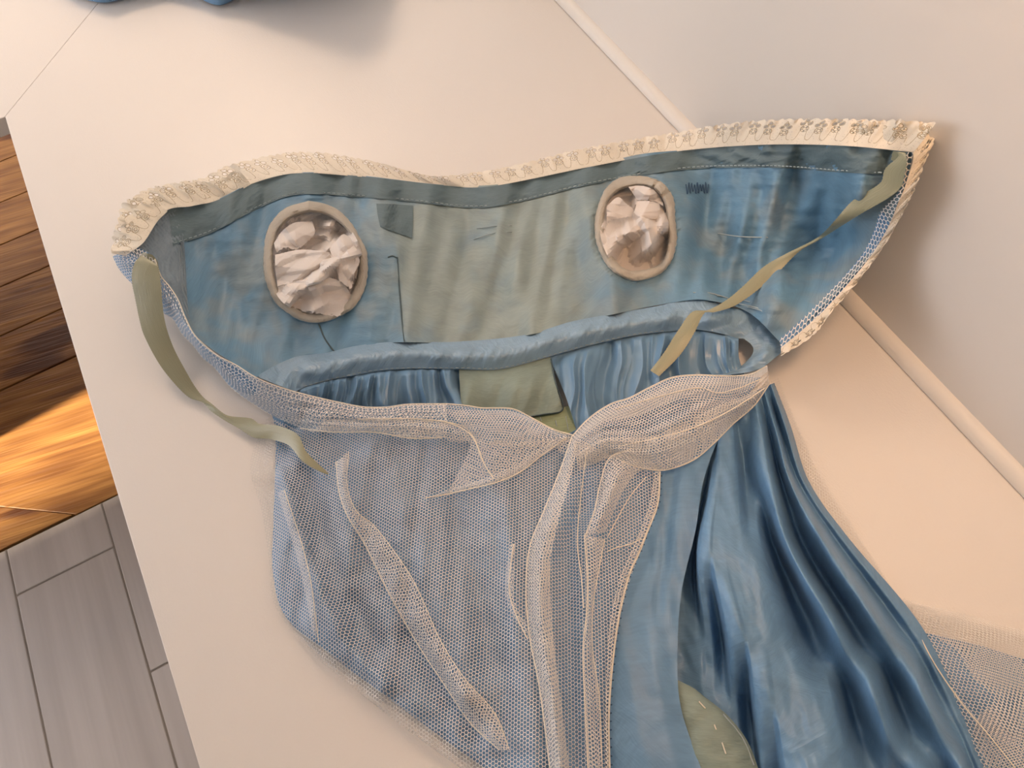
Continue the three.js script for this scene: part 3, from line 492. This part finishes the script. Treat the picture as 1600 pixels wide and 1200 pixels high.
// ---- net
function netPart(name, geo, parent = dress, label) { return dp(name, geo, M.net, label, parent); }
const net = netPart('net_overskirt', cloth([
  [[418, 650, .006], [462, 668, .018], [520, 674, .026], [600, 678, .028], [700, 684, .029], [800, 690, .03], [893, 682, .034]],
  [[391, 725, .003], [440, 735, .018], [520, 742, .027], [600, 748, .028], [700, 755, .029], [785, 752, .03], [872, 740, .033]],
  [[409, 800, .003], [450, 812, .018], [520, 822, .026], [610, 830, .028], [700, 835, .029], [780, 835, .03], [845, 825, .033]],
  [[421, 880, .003], [455, 895, .018], [520, 902, .026], [610, 910, .028], [700, 915, .029], [770, 912, .03], [830, 905, .033]],
  [[430, 948, .003], [475, 982, .018], [540, 1000, .026], [630, 1006, .028], [700, 1008, .029], [780, 1003, .03], [835, 990, .034]],
  [[492, 1025, .003], [545, 1055, .018], [600, 1072, .026], [660, 1085, .028], [720, 1092, .029], [790, 1088, .03], [855, 1080, .036]],
  [[567, 1086, .003], [615, 1124, .016], [660, 1146, .022], [710, 1160, .026], [760, 1172, .029], [810, 1180, .03], [872, 1182, .036]],
  [[700, 1178, .003], [730, 1208, .012], [755, 1226, .018], [785, 1236, .022], [815, 1244, .026], [850, 1250, .03], [885, 1252, .036]],
], 200, 200, { least: 0.002, disp: (u, v, x, y) => 0.7 * underFolds(x, y) * sst(0.04, 0.16, v) + foldWave(x, y) * sst(0, 0.12, u) + 0.003 * noise(x / 30, y / 44, 12) * sst(0, 0.1, u) * sst(0, 0.1, 1 - v), above: skirtLeft, plan: true }), dress, 'cream hexagonal net laid over the blue skirt');
const fold = (L, R, h, nv = 60, ridge = 0.004, base = skirtLeft) => {
  const a = spline(L, 20), b = spline(R, 20), lift = (p, f) => p.map(([x, y]) => [x, y, Math.max(0.003, heightOn(base, x, y)) + h + f]);
  const mid = a.map((p, i) => [(p[0] + b[i][0]) / 2, (p[1] + b[i][1]) / 2]);
  return cloth([lift(a, 0), lift(mid, ridge), lift(b, 0)], nv, 8, { tv: [0, 1, 2], disp: (u, v, x, y) => 0.0012 * noise(x / 9, y / 22, 4) });
};
const netEdge = (pts, r = 0.0011, base = skirtLeft, up = 0.011) => cord(on(base, pts, up), r * 0.6, pts.length * 8, 5);
{
  const sL = [[525, 722], [530, 770], [545, 810], [567, 845], [604, 920], [651, 1004], [697, 1074], [735, 1130], [780, 1172]], sR = [[545, 705], [543, 761], [558, 800], [580, 817], [624, 873], [648, 911], [690, 1004], [726, 1060], [774, 1116], [796, 1172]];
  for (const k of [0, 0.003]) part('net_fold', inDress(fold(sL, sR, 0.011 + k, 90, 0.006)), M.net, net);
  part('net_edge', inDress(netEdge(sL, 0.0009)), M.thread, net); part('net_edge', inDress(netEdge(sR, 0.0007)), M.thread, net);
  part('net_fold', inDress(fold([[434, 770], [455, 840], [471, 900], [488, 985]], [[443, 765], [466, 838], [483, 900], [496, 1000]], 0.012, 50, 0.003)), M.net, net);
  part('net_edge', inDress(netEdge([[444, 765], [468, 838], [484, 900], [498, 1003]], 0.0008)), M.thread, net);
  part('net_edge', inDress(netEdge([[803, 850], [797, 890], [796, 925], [806, 960], [824, 998]], 0.0009)), M.thread, net);
  part('net_fold', inDress(fold([[797, 850], [790, 900], [792, 940], [818, 990]], [[806, 850], [802, 900], [806, 945], [828, 985]], 0.012, 40, 0.002)), M.net, net);
  // loose drape hanging from the belt
  const dL = [[672, 776], [704, 764], [735, 755], [771, 742], [805, 726], [838, 703], [884, 682]], dR = [[672, 778], [704, 771], [734, 764], [775, 755], [812, 740], [845, 715], [886, 684]];
  part('net_fold', inDress(fold(dL, dR, 0.014, 60, 0.004)), M.net, net);
  part('net_edge', inDress(netEdge([[665, 778], [700, 772], [734, 764], [775, 754], [812, 738], [845, 713], [885, 684]], 0.0011, skirtLeft, 0.016)), M.thread, net);
  part('net_edge', inDress(netEdge([[640, 660], [690, 658], [726, 668], [741, 684], [752, 716], [771, 748]], 0.0009, skirtLeft, 0.018)), M.thread, net);
  part('net_fold', inDress(cloth([
    [[690, 640, .043], [752, 641, .043], [801, 643, .042], [850, 664, .041], [893, 683, .042]], [[712, 655, .045], [756, 665, .047], [805, 672, .046], [850, 684, .044], [892, 684, .043]],
    [[735, 690, .042], [762, 710, .044], [805, 712, .043], [850, 700, .042], [893, 685, .042]], [[700, 771, .034], [738, 762, .036], [775, 753, .038], [812, 738, .038], [845, 713, .04], [893, 686, .042]],
  ], 80, 50, { disp: (u, v, x, y) => 0.003 * noise(x / 30, y / 24, 15) * Math.sin(Math.PI * v) })), M.net, net);
}
// net belt on the left: from the rim down, two layers over the blue panel
const beltLow = [[176, 401, .055], [187, 422, .049], [205, 442, .045], [235, 470, .04], [257, 491, .036], [270, 500, .032], [285, 524, .028], [302, 542, .024], [318, 562, .018], [335, 576, .014], [359, 605, .01], [386, 626, .008], [421, 648, .008], [469, 669, .018], [490, 675, .028], [516, 674, .034], [550, 676, .036], [588, 675, .038], [610, 680, .038], [644, 684, .038], [698, 684, .038]];
const rimTop = [...rimLeft.map(([x, y, h]) => [x, y, h + .003]), [531, 629, .044], [569, 636, .042], [606, 636, .041], [634, 632, .04], [698, 631, .039]];
const beltRows = [rimTop, between(rimTop, beltLow, 0.33, 0.007), between(rimTop, beltLow, 0.68, 0.007), beltLow];
const beltL = dp('net_belt', cloth(beltRows, 220, 34, { lift: 0.002, disp: (u, v, x, y) => (0.003 * noise(x / 60 - y / 8, y / 9 + x / 60, 3) + 0.002 * noise(x / 30, y / 7, 6)) * Math.sin(Math.PI * v) }), M.netWide, 'net turned down along the left back edge');
part('net_layer', inDress(cloth(beltRows.map((r) => r.slice(r.length > 24 ? 12 : 10)), 160, 20, { lift: 0.005, disp: (u, v, x, y) => 0.003 * noise(x / 50 - y / 7, y / 8, 9) * Math.sin(Math.PI * v) })), M.net, beltL);
part('net_edge', inDress(cord(rimTop.slice(2).map(([x, y, h], i) => [x, y, h + .003]), 0.0007, 160, 5)), M.thread, beltL);
part('net_edge', inDress(cord([[469, 669, .024], [516, 675, .04], [588, 676, .044], [644, 685, .044], [690, 684, .042]], 0.0006, 60, 5)), M.thread, beltL);
part('net_edge', inDress(cord([[698, 631, .044], [730, 634, .043], [752, 637.5, .042], [801, 639, .041], [827, 651, .04], [865, 671, .04], [895, 680, .042]], 0.0007, 60, 5)), M.thread, beltL);
part('net_layer', inDress(cloth([
  [[690, 631, .042], [752, 637, .041], [801, 639, .04], [865, 671, .039], [897, 680, .04]], [[695, 660, .044], [760, 665, .044], [810, 668, .042], [860, 680, .04], [892, 690, .04]], [[700, 690, .036], [770, 695, .036], [830, 698, .036], [865, 700, .036], [885, 712, .038]],
], 80, 30, { disp: (u, v, x, y) => 0.003 * noise(x / 30, y / 14, 4) })), M.net, beltL);
part('net_fold', inDress(cloth([
  [[505, 655, .042], [560, 655, .047], [610, 654, .048], [660, 655, .048], [705, 662, .048], [736, 680, .046]],
  [[500, 664, .042], [560, 664, .05], [610, 664, .051], [660, 666, .051], [705, 673, .051], [737, 685, .047]],
  [[490, 673, .04], [550, 675, .046], [588, 674, .047], [644, 683, .047], [695, 685, .047], [738, 689, .046]],
], 90, 12, { disp: (u, v, x, y) => 0.001 * noise(x / 12, y / 6, 4) })), M.net, beltL);
part('net_edge', inDress(cord([[560, 655, .05], [610, 654, .051], [660, 655, .051], [705, 662, .051], [736, 680, .049], [748, 702, .047], [756, 724, .044], [770, 746, .04]], 0.0007, 60, 5)), M.thread, beltL);
// net belt on the right, gathered together at the side
const rimRight = [[893, 683, .042], [919, 655, .046], [955, 631, .05], [983, 622, .052], [1014, 606, .055], [1050, 590, .057], [1086, 586, .057], [1121, 587, .058], [1157, 587, .043], [1175, 584, .045], [1199, 572, .046]];
const lowRight = [[905, 735, .036], [935, 722, .038], [962, 716, .04], [990, 728, .04], [1031, 735, .04], [1060, 729, .041], [1088, 716, .042], [1116, 692, .044], [1146, 662, .035], [1178, 634, .037], [1202, 600, .040]];
const beltRowsR = [rimRight, between(rimRight, lowRight, 0.3, 0.01), between(rimRight, lowRight, 0.6, 0.012), lowRight];
const beltWave = (u, v, x, y, z) => (0.005 * noise(v * 5.5 + u * 0.8, u * 2.2, z) + 0.003 * noise(v * 12, u * 4, z + 5)) * Math.sin(Math.PI * v);
const beltR = netPart('net_belt', cloth(beltRowsR, 180, 60, { disp: (u, v, x, y) => beltWave(u, v, x, y, 3) }), dress, 'net turned down along the right back edge');
part('net_layer', inDress(cloth(beltRowsR, 160, 50, { lift: 0.0035, disp: (u, v, x, y) => beltWave(u, v, x, y, 7) })), M.net, beltR);
part('net_layer', inDress(cloth([between(rimRight, lowRight, 0.55, 0.016), between(rimRight, lowRight, 0.8, 0.014), lowRight.map(([x, y, h]) => [x, y, h + .004])], 120, 24, { disp: (u, v) => 0.002 * noise(v * 6, u * 8, 2) })), M.net, beltR);
part('net_layer', inDress(cloth([rimRight.map(([x, y, h]) => [x, y, h + .004]), between(rimRight, lowRight, 0.16, 0.012), between(rimRight, lowRight, 0.26, 0.014)], 120, 16, {})), M.net, beltR);
part('net_edge', inDress(cord(rimRight.map(([x, y, h]) => [x, y, h + .003]), 0.0007, 90, 5)), M.thread, beltR);
part('net_edge', inDress(cord(lowRight.slice(2).map(([x, y, h]) => [x, y, h + .003]), 0.0007, 90, 5)), M.thread, beltR);
part('net_edge', inDress(cord([[1196, 606, .068], [1150, 636, .066], [1105, 660, .064], [1060, 676, .062], [1010, 688, .06], [965, 698, .056]], 0.0006, 60, 5)), M.thread, beltR);
part('net_edge', inDress(cord([[1190, 592, .07], [1150, 608, .07], [1120, 614, .07], [1095, 606, .069], [1060, 612, .068], [1000, 628, .066], [960, 640, .06]], 0.0005, 60, 5)), M.thread, beltR);
// net falling down the middle in upright folds, with its hem over the blue panel
const netMid = cloth([
  [[890, 690, .042], [912, 690, .05], [936, 702, .04], [962, 714, .05], [1000, 730, .042], [1031, 736, .04]],
  [[864, 760, .038], [890, 770, .056], [922, 776, .036], [950, 770, .054], [990, 774, .042], [1029, 775, .038]],
  [[836, 830, .036], [862, 838, .058], [892, 842, .034], [918, 838, .052], [955, 840, .04], [1011, 834, .038]],
  [[822, 915, .035], [848, 922, .058], [885, 928, .033], [914, 925, .052], [938, 928, .04], [980, 920, .038]],
  [[829, 1010, .036], [856, 1015, .058], [890, 1015, .034], [912, 1012, .052], [932, 1015, .042], [960, 1008, .04]],
  [[845, 1100, .037], [868, 1100, .058], [895, 1100, .036], [915, 1100, .052], [934, 1100, .042], [952, 1100, .04]],
  [[864, 1240, .038], [884, 1240, .058], [904, 1240, .038], [922, 1240, .052], [938, 1240, .044], [953, 1240, .042]],
], 140, 170, { plan: true, disp: (u, v, x, y) => 0.003 * noise(x / 18, y / 80, 3) });
const netM = netPart('net_overskirt', netMid, dress, 'cream net falling in upright folds at the middle');
const bandM = (L, R, h, r = 0.003) => part('net_fold', inDress(fold(L, R, h, 110, r, netMid)), M.net, netM);
const netEdgeM = (pts, r = 0.0009) => part('net_edge', inDress(netEdge(pts, r, netMid, 0.004)), M.thread, netM);
const f1 = [[893, 684], [876, 733], [848, 803], [829, 850], [822, 911], [827, 990], [843, 1074], [863, 1230]], f1r = [[902, 700], [892, 745], [874, 810], [862, 860], [860, 920], [866, 1010], [876, 1090], [893, 1230]];
bandM(f1, f1r, 0.003); bandM(f1, f1r, 0.006, 0.004);
const f2 = [[913, 836], [917, 890], [917, 952], [911, 1012], [914, 1100], [920, 1230]], f2r = [[945, 842], [936, 890], [927, 945], [926, 1012], [936, 1087], [942, 1230]];
bandM(f2, f2r, 0.003); bandM(f2, f2r, 0.006, 0.002);
const f3 = [[914, 838], [928, 800], [938, 755], [952, 716], [985, 702]], f3r = [[946, 830], [962, 792], [978, 760], [1000, 736], [1036, 734]];
bandM(f3, f3r, 0.003); bandM(f3, f3r, 0.006, 0.002);
const hem = [[1031, 737], [1027.5, 787], [1012, 829], [997.5, 866], [984, 896], [971, 945], [964, 982], [958, 1027], [954, 1069], [951, 1125], [953, 1230]], hemIn = [[1022, 737], [1014, 787], [999, 829], [984, 866], [970, 896], [957, 945], [951, 982], [948, 1027], [946, 1069], [945, 1125], [947, 1230]];
bandM(hemIn, hem, 0.003, 0.001); bandM(hemIn, hem, 0.0045, 0.0012); bandM(hemIn, hem, 0.006, 0.001);
netEdgeM(f1, 0.0012); netEdgeM(f2, 0.001); netEdgeM(f2r, 0.0007); netEdgeM(f3, 0.0009);
netEdgeM(hem.map(([x, y], i) => [x, y]), 0.0016);
netEdgeM([[917, 700], [912, 740], [906, 790], [902, 850], [908, 900], [912, 950]], 0.0008); netEdgeM([[1000, 842], [985, 850], [962, 856], [948, 862]], 0.0008); netEdgeM([[1010, 745], [985, 775], [962, 815], [950, 838]], 0.0007);
// overcast stitches along the hem
{
  const c = curve(on(netMid, hem, 0.004)), L = c.getLength(), out = []; 
  for (let s = 0.002; s < L - 0.004; s += 0.0065) { const a = c.getPointAt(s / L), b = c.getPointAt((s + 0.003) / L); a.x -= 0.0035; b.x += 0.003; b.y -= 0.002; out.push(new THREE.TubeGeometry(new THREE.LineCurve3(a, b), 1, 0.0006, 4, false)); }
  part('overcast_stitches', inDress(mergeGeometries(out)), M.blueThread, netM, null, 'stuff');
}
// net spreading out on the right
const netOut = netPart('net_overskirt', cloth([
  [[1200, 600, .012], [1208, 594, .012], [1216, 590, .006]],
  [[1225, 660, .008], [1232, 655, .006], [1240, 650, .003]],
  [[1250, 740, .006], [1264, 738, .004], [1278, 734, .002]],
  [[1300, 830, .006], [1316, 828, .004], [1334, 824, .002]],
  [[1360, 912, .006], [1378, 914, .004], [1394, 918, .002]],
], 20, 80, {}), dress, 'thin net along the right side of the skirt');
netPart('net_overskirt', cloth([
  [[1350, 922, .003], [1400, 932, .004], [1450, 945, .008], [1520, 962, .012], [1600, 985, .012], [1700, 1012, .012]],
  [[1380, 985, .003], [1430, 990, .005], [1500, 1002, .016], [1570, 1020, .018], [1640, 1042, .018], [1730, 1070, .016]],
  [[1410, 1090, .003], [1470, 1090, .006], [1545, 1100, .026], [1620, 1120, .024], [1700, 1150, .022], [1780, 1180, .02]],
  [[1460, 1260, .003], [1540, 1262, .008], [1610, 1268, .028], [1680, 1276, .024], [1750, 1290, .022], [1830, 1310, .02]],
], 120, 90, { least: 0.003, disp: (u, v, x, y) => 0.003 * noise(x / 70, y / 60, 3) * sst(0.2, 0.45, u) }), dress, 'net spread over the worktop at the right');
netPart('net_overskirt', cloth([
  [[1364, 928, .002], [1404, 935, .003], [1454, 948, .006], [1524, 965, .01], [1604, 988, .01], [1704, 1015, .01]],
  [[1390, 1005, .002], [1440, 1005, .004], [1510, 1015, .014], [1580, 1035, .016], [1640, 1057, .016], [1730, 1085, .014]],
  [[1470, 1260, .002], [1545, 1262, .005], [1610, 1268, .025], [1680, 1276, .022], [1750, 1290, .02], [1830, 1310, .018]],
], 100, 60, { least: 0.002, lift: -0.001, disp: (u, v, x, y) => 0.003 * noise(x / 60, y / 50, 8) * sst(0.2, 0.45, u) }), dress, 'second layer of the net spread at the right');
dp('net_edge', cord([[1405, 940, .008], [1432, 985, .014], [1462, 1040, .018], [1500, 1095, .024], [1550, 1155, .03], [1606, 1225, .032]], 0.0006, 60, 5), M.thread, 'cream net edge');

// ---- net along the right back opening, inside the lace
const stripIn = [[1416, 238], [1405, 296], [1376, 330], [1366, 360], [1348, 396], [1322, 428], [1287, 464], [1251, 500], [1218, 530]], stripOut = [[1427, 238], [1416, 285], [1405, 313], [1387, 356], [1358, 403], [1322.6, 446], [1287, 485], [1251, 518], [1220, 545]];
const wallSide = (p, up) => p.map(([x, y]) => [x, y, heightOn(lining, x, y) + up]);
dp('back_edge', cloth([wallSide(stripIn, 0), wallSide(stripOut, 0)], 90, 6, { tv: [0, 1] }), M.skirt, 'blue turned edge of the right back opening');
dp('net_binding', cloth([wallSide(stripIn, .003), wallSide(stripOut, .003)], 90, 6, { tv: [0, 1] }), M.netWide, 'net binding of the right back opening');

// ---- gathered lace
function lace(base, outer, n, ruff, seed, hb, ho, tilt = 1) {
  const b = spline(base, n), o = spline(outer, n), k = 12, pts = [], rnd = R3(seed), ph = rnd() * 9;
  const L = [0]; for (let i = 1; i <= n; i++) L.push(L[i - 1] + at(b[i][0], b[i][1], 0).distanceTo(at(b[i - 1][0], b[i - 1][1], 0)));
  for (let j = 0; j <= k; j++) for (let i = 0; i <= n; i++) {
    const f = j / k, s = L[i] * 1000;
    const sc = 1 + (f > 0.85 ? 0.10 * Math.abs(Math.sin(s / 3.4 + noise(s / 15, seed) * 2)) - 0.05 : 0);
    const wave = ruff * f * (Math.sin(s / 5.2 + 2.2 * noise(s / 22, 1, seed) + ph) + 0.8 * noise(s / 6, f * 2, seed + 4));
    const x = lerp(b[i][0], o[i][0], f * sc) + ruff * 700 * f * noise(s / 9, f, seed + 2), y = lerp(b[i][1], o[i][1], f * sc);
    const h0 = b[i][2] ?? 0, h1 = o[i][2] ?? h0;
    pts.push(at(x, y, Math.max(0.0015, lerp(h0, h1, f) + wave * tilt + 0.001)));
  }
  const g = gridGeo(pts, n, k), uv = g.attributes.uv;
  for (let j = 0; j <= k; j++) for (let i = 0; i <= n; i++) uv.setXY(j * (n + 1) + i, L[i] / 0.16, 1 - (1 - j / k) * 0.98);
  return g;
}
const laceH = (pts, d) => pts.map(([x, y, h]) => [x, y, (h ?? heightOn(lining, x, y)) + d]);
const neckBase = [[236, 356], [262, 326], [330, 316], [391, 288], [459, 271], [560, 276], [697, 290], [740, 293], [787, 288], [925, 260], [1062, 236], [1197, 226], [1322, 228], [1428, 238]];
const neckOut = [[184, 345], [222, 300], [318, 278], [360, 258], [470, 238], [570, 250], [674, 275], [724, 272], [790, 262], [905, 234], [1040, 210], [1172, 190], [1322, 187], [1462, 193]];
const neckH = neckOut.map(([x, y], i) => [x, y, x > 1050 ? lean(x, y, .512, .006) : [.07, .05, .035, .03, .02, .015, .01, .008, .008, .01, .014][i] ?? .01]);
const LN = laceH(neckBase, 0.001);
dp('lace_trim', lace(LN, neckH, 420, 0.0032, 3, 0, 0), M.lace, 'cream scalloped lace along the neckline');
// bunched second tier at the left corner
dp('lace_trim', lace([[196, 400, .07], [215, 385, .074], [236, 356, .062], [262, 328, .052], [300, 322, .046], [356, 308, .036], [392, 288, .032]], [[175, 396, .066], [180, 362, .07], [192, 322, .068], [226, 302, .058], [280, 286, .05], [340, 282, .045], [372, 262, .04]], 220, 0.006, 8, 0, 0), M.lace, 'bunched lace at the left corner');
dp('lace_trim', lace([[208, 392, .076], [225, 378, .078], [246, 346, .066], [262, 330, .058]], [[178, 392, .074], [186, 368, .076], [206, 330, .074], [238, 312, .064]], 120, 0.006, 15, 0, 0), M.lace, 'bunched lace at the left corner');
dp('lace_trim', lace(wallSide([[1380, 229], [1405, 233], [1427, 238], [1416, 285], [1405, 313], [1387, 356], [1358, 403], [1322.6, 446], [1287, 485], [1251, 518], [1220, 543]], .002), wallSide([[1410, 186], [1445, 188], [1462, 205], [1442, 262], [1426, 303], [1405, 344], [1373, 397], [1340, 440], [1302, 484], [1270, 524], [1220, 556]], .002), 260, 0.003, 21, 0, 0, 0.6), M.lace, 'cream lace along the right back opening');
dp('lace_trim', lace([[1330, 228], [1370, 228], [1400, 232], [1427, 238]].map(([x, y]) => [x, y, lean(x, y, .507) + .004]), [[1325, 192], [1372, 190], [1415, 188], [1458, 198]].map(([x, y]) => [x, y, lean(x, y, .51) + .004]), 120, 0.004, 33, 0, 0), M.lace, 'bunched lace at the right corner');

// ---- ribbons sewn to the upper corners
function ribbon(L, R, n) {
  const a = spline(L, n), b = spline(R, n), k = 8, pts = [];
  for (let j = 0; j <= k; j++) for (let i = 0; i <= n; i++) { const f = j / k, e = (j === 0 || j === k) ? (i % 2 ? 0.5 : -0.5) : 0; pts.push(at(lerp(a[i][0], b[i][0], f) + (j === 0 ? -e : e), lerp(a[i][1], b[i][1], f), lerp(a[i][2], b[i][2], f) + 0.001 * Math.sin(Math.PI * f))); }
  return gridGeo(pts, n, k);
}
dp('ribbon', ribbon(
  [[221, 399, .082], [212, 408, .083], [207, 421, .079], [206, 440, .073], [211, 466, .062], [218, 500, .05], [225, 524, .042], [249, 569, .028], [276, 603, .016], [297, 622, .01], [317, 629, .008], [328, 641, .008], [348, 655, .009], [372, 669, .01], [397, 684, .012], [421, 686, .018], [451, 696, .03], [472, 720, .036], [500, 737, .034], [513, 742, .03]],
  [[245, 413, .082], [247, 417, .082], [249, 424, .08], [252, 449, .074], [254, 475, .064], [256, 493, .056], [261, 515, .047], [272, 545, .034], [290, 579, .022], [304, 603, .014], [318, 621, .01], [331, 631, .012], [348, 645, .012], [359, 650, .012], [393, 654, .014], [405, 662, .018], [434, 665, .028], [465, 679, .036], [479, 706, .036], [513, 739, .03]], 260), M.ribbon, 'olive green ribbon hanging over the left edge');
dp('ribbon', ribbon([[224, 394, .079], [218, 402, .074], [217, 416, .07]], [[238, 398, .079], [246, 408, .074], [248, 420, .07]], 30), M.ribbon, 'inside of the ribbon loop');
dp('ribbon', ribbon(
  [[1392, 250, lean(1392, 250, .5)], [1396, 236, lean(1396, 236, .497)], [1404, 243, lean(1404, 243, .494)], [1383, 264, lean(1383, 264, .492)], [1376, 285, lean(1376, 285, .49)], [1333, 313, lean(1333, 313, .485)], [1297, 353, lean(1297, 353, .475)], [1276, 372, .085], [1229, 396, .065], [1193, 417, .055], [1158, 450, .05], [1136, 468, .048], [1107, 484, .047], [1082, 487, .047], [1061, 514, .047], [1036, 553, .042], [1016, 579, .038]],
  [[1408, 256, lean(1408, 256, .5)], [1413, 238, lean(1413, 238, .494)], [1417, 250, lean(1417, 250, .49)], [1413, 275, lean(1413, 275, .49)], [1408, 292, lean(1408, 292, .49)], [1390, 308, lean(1390, 308, .487)], [1344, 335, lean(1344, 335, .483)], [1280, 375, .087], [1250, 392, .07], [1215, 426, .056], [1175, 460, .05], [1145, 479, .048], [1115, 488, .049], [1101, 489, .048], [1086, 518, .048], [1064, 553, .042], [1030, 588, .038]], 220), M.ribbon, 'olive green ribbon trailing from the right corner');

// ------------------------------------------------------------------ tissue paper in the two sleeves
function crumple(x, y, seed) {
  let s = 0; const r = R3(seed); let X = x, Y = y;
  for (let i = 0; i < 6; i++) { const a = r() * 6.28, f = 9 + i * 8, o = r(), t = (X * Math.cos(a) + Y * Math.sin(a)) * f + o, q = Math.abs(t - Math.floor(t) - 0.5) * 2; s += (q - 0.5) / f * 0.42; X += 0.006 * q; Y -= 0.005 * q; }
  return s;
}
function tissue(mid, base, seed, label) {
  const g = new THREE.Group(); g.name = numbered('tissue_paper'); scene.add(g);
  const cx = mid.reduce((a, p) => a + p[0], 0) / mid.length, cy = mid.reduce((a, p) => a + p[1], 0) / mid.length;
  g.position.copy(at(cx, cy, 0)); tag(g, label, 'paper', 'tissue wads in the sleeves');
  const n = 72, k = 30, edge = spline([...mid, mid[0]], n), pts = [];
  for (let j = 0; j <= k; j++) for (let i = 0; i <= n; i++) {
    const f = j / k, e = edge[i % n], x = lerp(cx, e[0], f * 1.0), y = lerp(cy, e[1], f * 1.0), w = at(x, y, 0);
    pts.push(at(x, y, Math.max(0.003, base - 0.006 * f * f + crumple(w.x, w.z, seed))));
  }
  const m = part('crumpled_sheet', gridGeo(pts, n, k).toNonIndexed().translate(-g.position.x, -g.position.y, -g.position.z), M.paper, g); m.geometry.computeVertexNormals();
  return g;
}
function sheet(g, rows, seed, jag = 0) {
  const c = cloth(rows, 40, 24, { disp: (u, v, x, y) => crumple(x / 1500, y / 1500, seed) * 0.5 });
  if (jag) { const p = c.attributes.position, r = R3(seed); for (let i = 0; i <= 40; i++) { const q = 24 * 41 + i; p.setX(q, p.getX(q) + (r() - 0.5) * jag); p.setZ(q, p.getZ(q) + (r() - 0.5) * jag); } }
  const f = c.toNonIndexed(); f.translate(-g.position.x, -g.position.y, -g.position.z); f.computeVertexNormals(); part('torn_sheet', f, M.paper, g);
}
{
  const a = tissue(midL, 0.026, 5, 'crumpled white tissue paper stuffing the left, larger armhole of the dress');
  sheet(a, [[[434, 448, .03], [470, 438, .034], [505, 432, .036], [535, 440, .032]], [[440, 466, .034], [475, 462, .038], [515, 458, .039], [548, 460, .034]], [[452, 478, .036], [476, 486, .038], [500, 490, .038], [530, 492, .036], [546, 470, .034]]], 3, 0.004);
  sheet(a, [[[430, 398, .03], [470, 390, .032], [515, 394, .032]], [[430, 420, .033], [470, 414, .036], [518, 412, .035]], [[434, 446, .031], [470, 436, .034], [500, 424, .034]]], 9, 0.003);
  sheet(a, [[[514, 388, .034], [524, 378, .038], [536, 366, .036], [548, 372, .032]], [[522, 408, .039], [532, 402, .042], [544, 396, .04], [554, 392, .034]], [[528, 430, .037], [538, 428, .04], [548, 414, .038], [562, 408, .036]], [[530, 440, .036], [540, 444, .037], [549, 450, .036], [552, 430, .036]]], 14, 0.003);
  sheet(a, [[[428, 380, .028], [440, 362, .032], [460, 348, .032], [488, 346, .03]], [[430, 388, .034], [448, 376, .038], [470, 364, .037], [492, 364, .033]], [[432, 394, .033], [448, 386, .038], [462, 390, .036], [480, 378, .034]]], 21, 0.002);
  const b = tissue(midR, 0.024, 12, 'crumpled cream tissue paper stuffing the right, smaller armhole of the dress');
  sheet(b, [[[982, 292, .03], [1000, 290, .033], [1020, 296, .032], [1034, 312, .03]], [[990, 304, .035], [1004, 303, .038], [1020, 306, .037], [1036, 318, .032]], [[996, 312, .032], [1008, 313, .036], [1022, 314, .035], [1036, 322, .031]]], 4, 0.002);
  sheet(b, [[[996, 314, .032], [1012, 314, .036], [1030, 318, .033]], [[988, 340, .034], [1008, 336, .039], [1032, 336, .035]], [[984, 352, .032], [1002, 356, .036], [1030, 358, .032]]], 17, 0.002);
  sheet(b, [[[948, 322, .028], [966, 308, .032], [978, 318, .032]], [[948, 336, .031], [970, 326, .036], [990, 328, .034]], [[948, 346, .03], [972, 340, .034], [986, 338, .033]]], 26, 0.002);
}

// ------------------------------------------------------------------ another blue garment at the far end
{
  const g = new THREE.Group(); g.name = numbered('folded_garment'); g.position.copy(at(300, -60, 0)); scene.add(g);
  tag(g, 'edge of another blue garment lying at the far end of the worktop', 'garment');
  const geo = cloth([
    [[60, -30, .003], [110, -8, .003], [140, 1, .004], [165, 4, .005], [192, -2, .004], [240, -22, .003], [290, -14, .004], [325, 4, .005], [345, 8, .006], [366, 0, .004], [420, -16, .003], [500, -40, .003], [600, -62, .004]],
    [[60, -60, .03], [110, -34, .035], [165, -26, .04], [240, -32, .03], [330, -24, .04], [420, -46, .07], [500, -70, .09], [600, -92, .03]],
    [[60, -110, .05], [165, -90, .06], [330, -80, .06], [420, -100, .11], [500, -116, .13], [620, -140, .05]],
    [[60, -180, .02], [200, -170, .03], [400, -170, .05], [500, -190, .05], [640, -200, .03]],
  ], 160, 50, { disp: (u, v, x, y) => 0.006 * noise(x / 40, y / 60, 2) * sst(0, 0.2, v) });
  part('cloth', geo.translate(-g.position.x, -g.position.y, -g.position.z), M.skirt, g);
}

renderer.render(scene, camera);
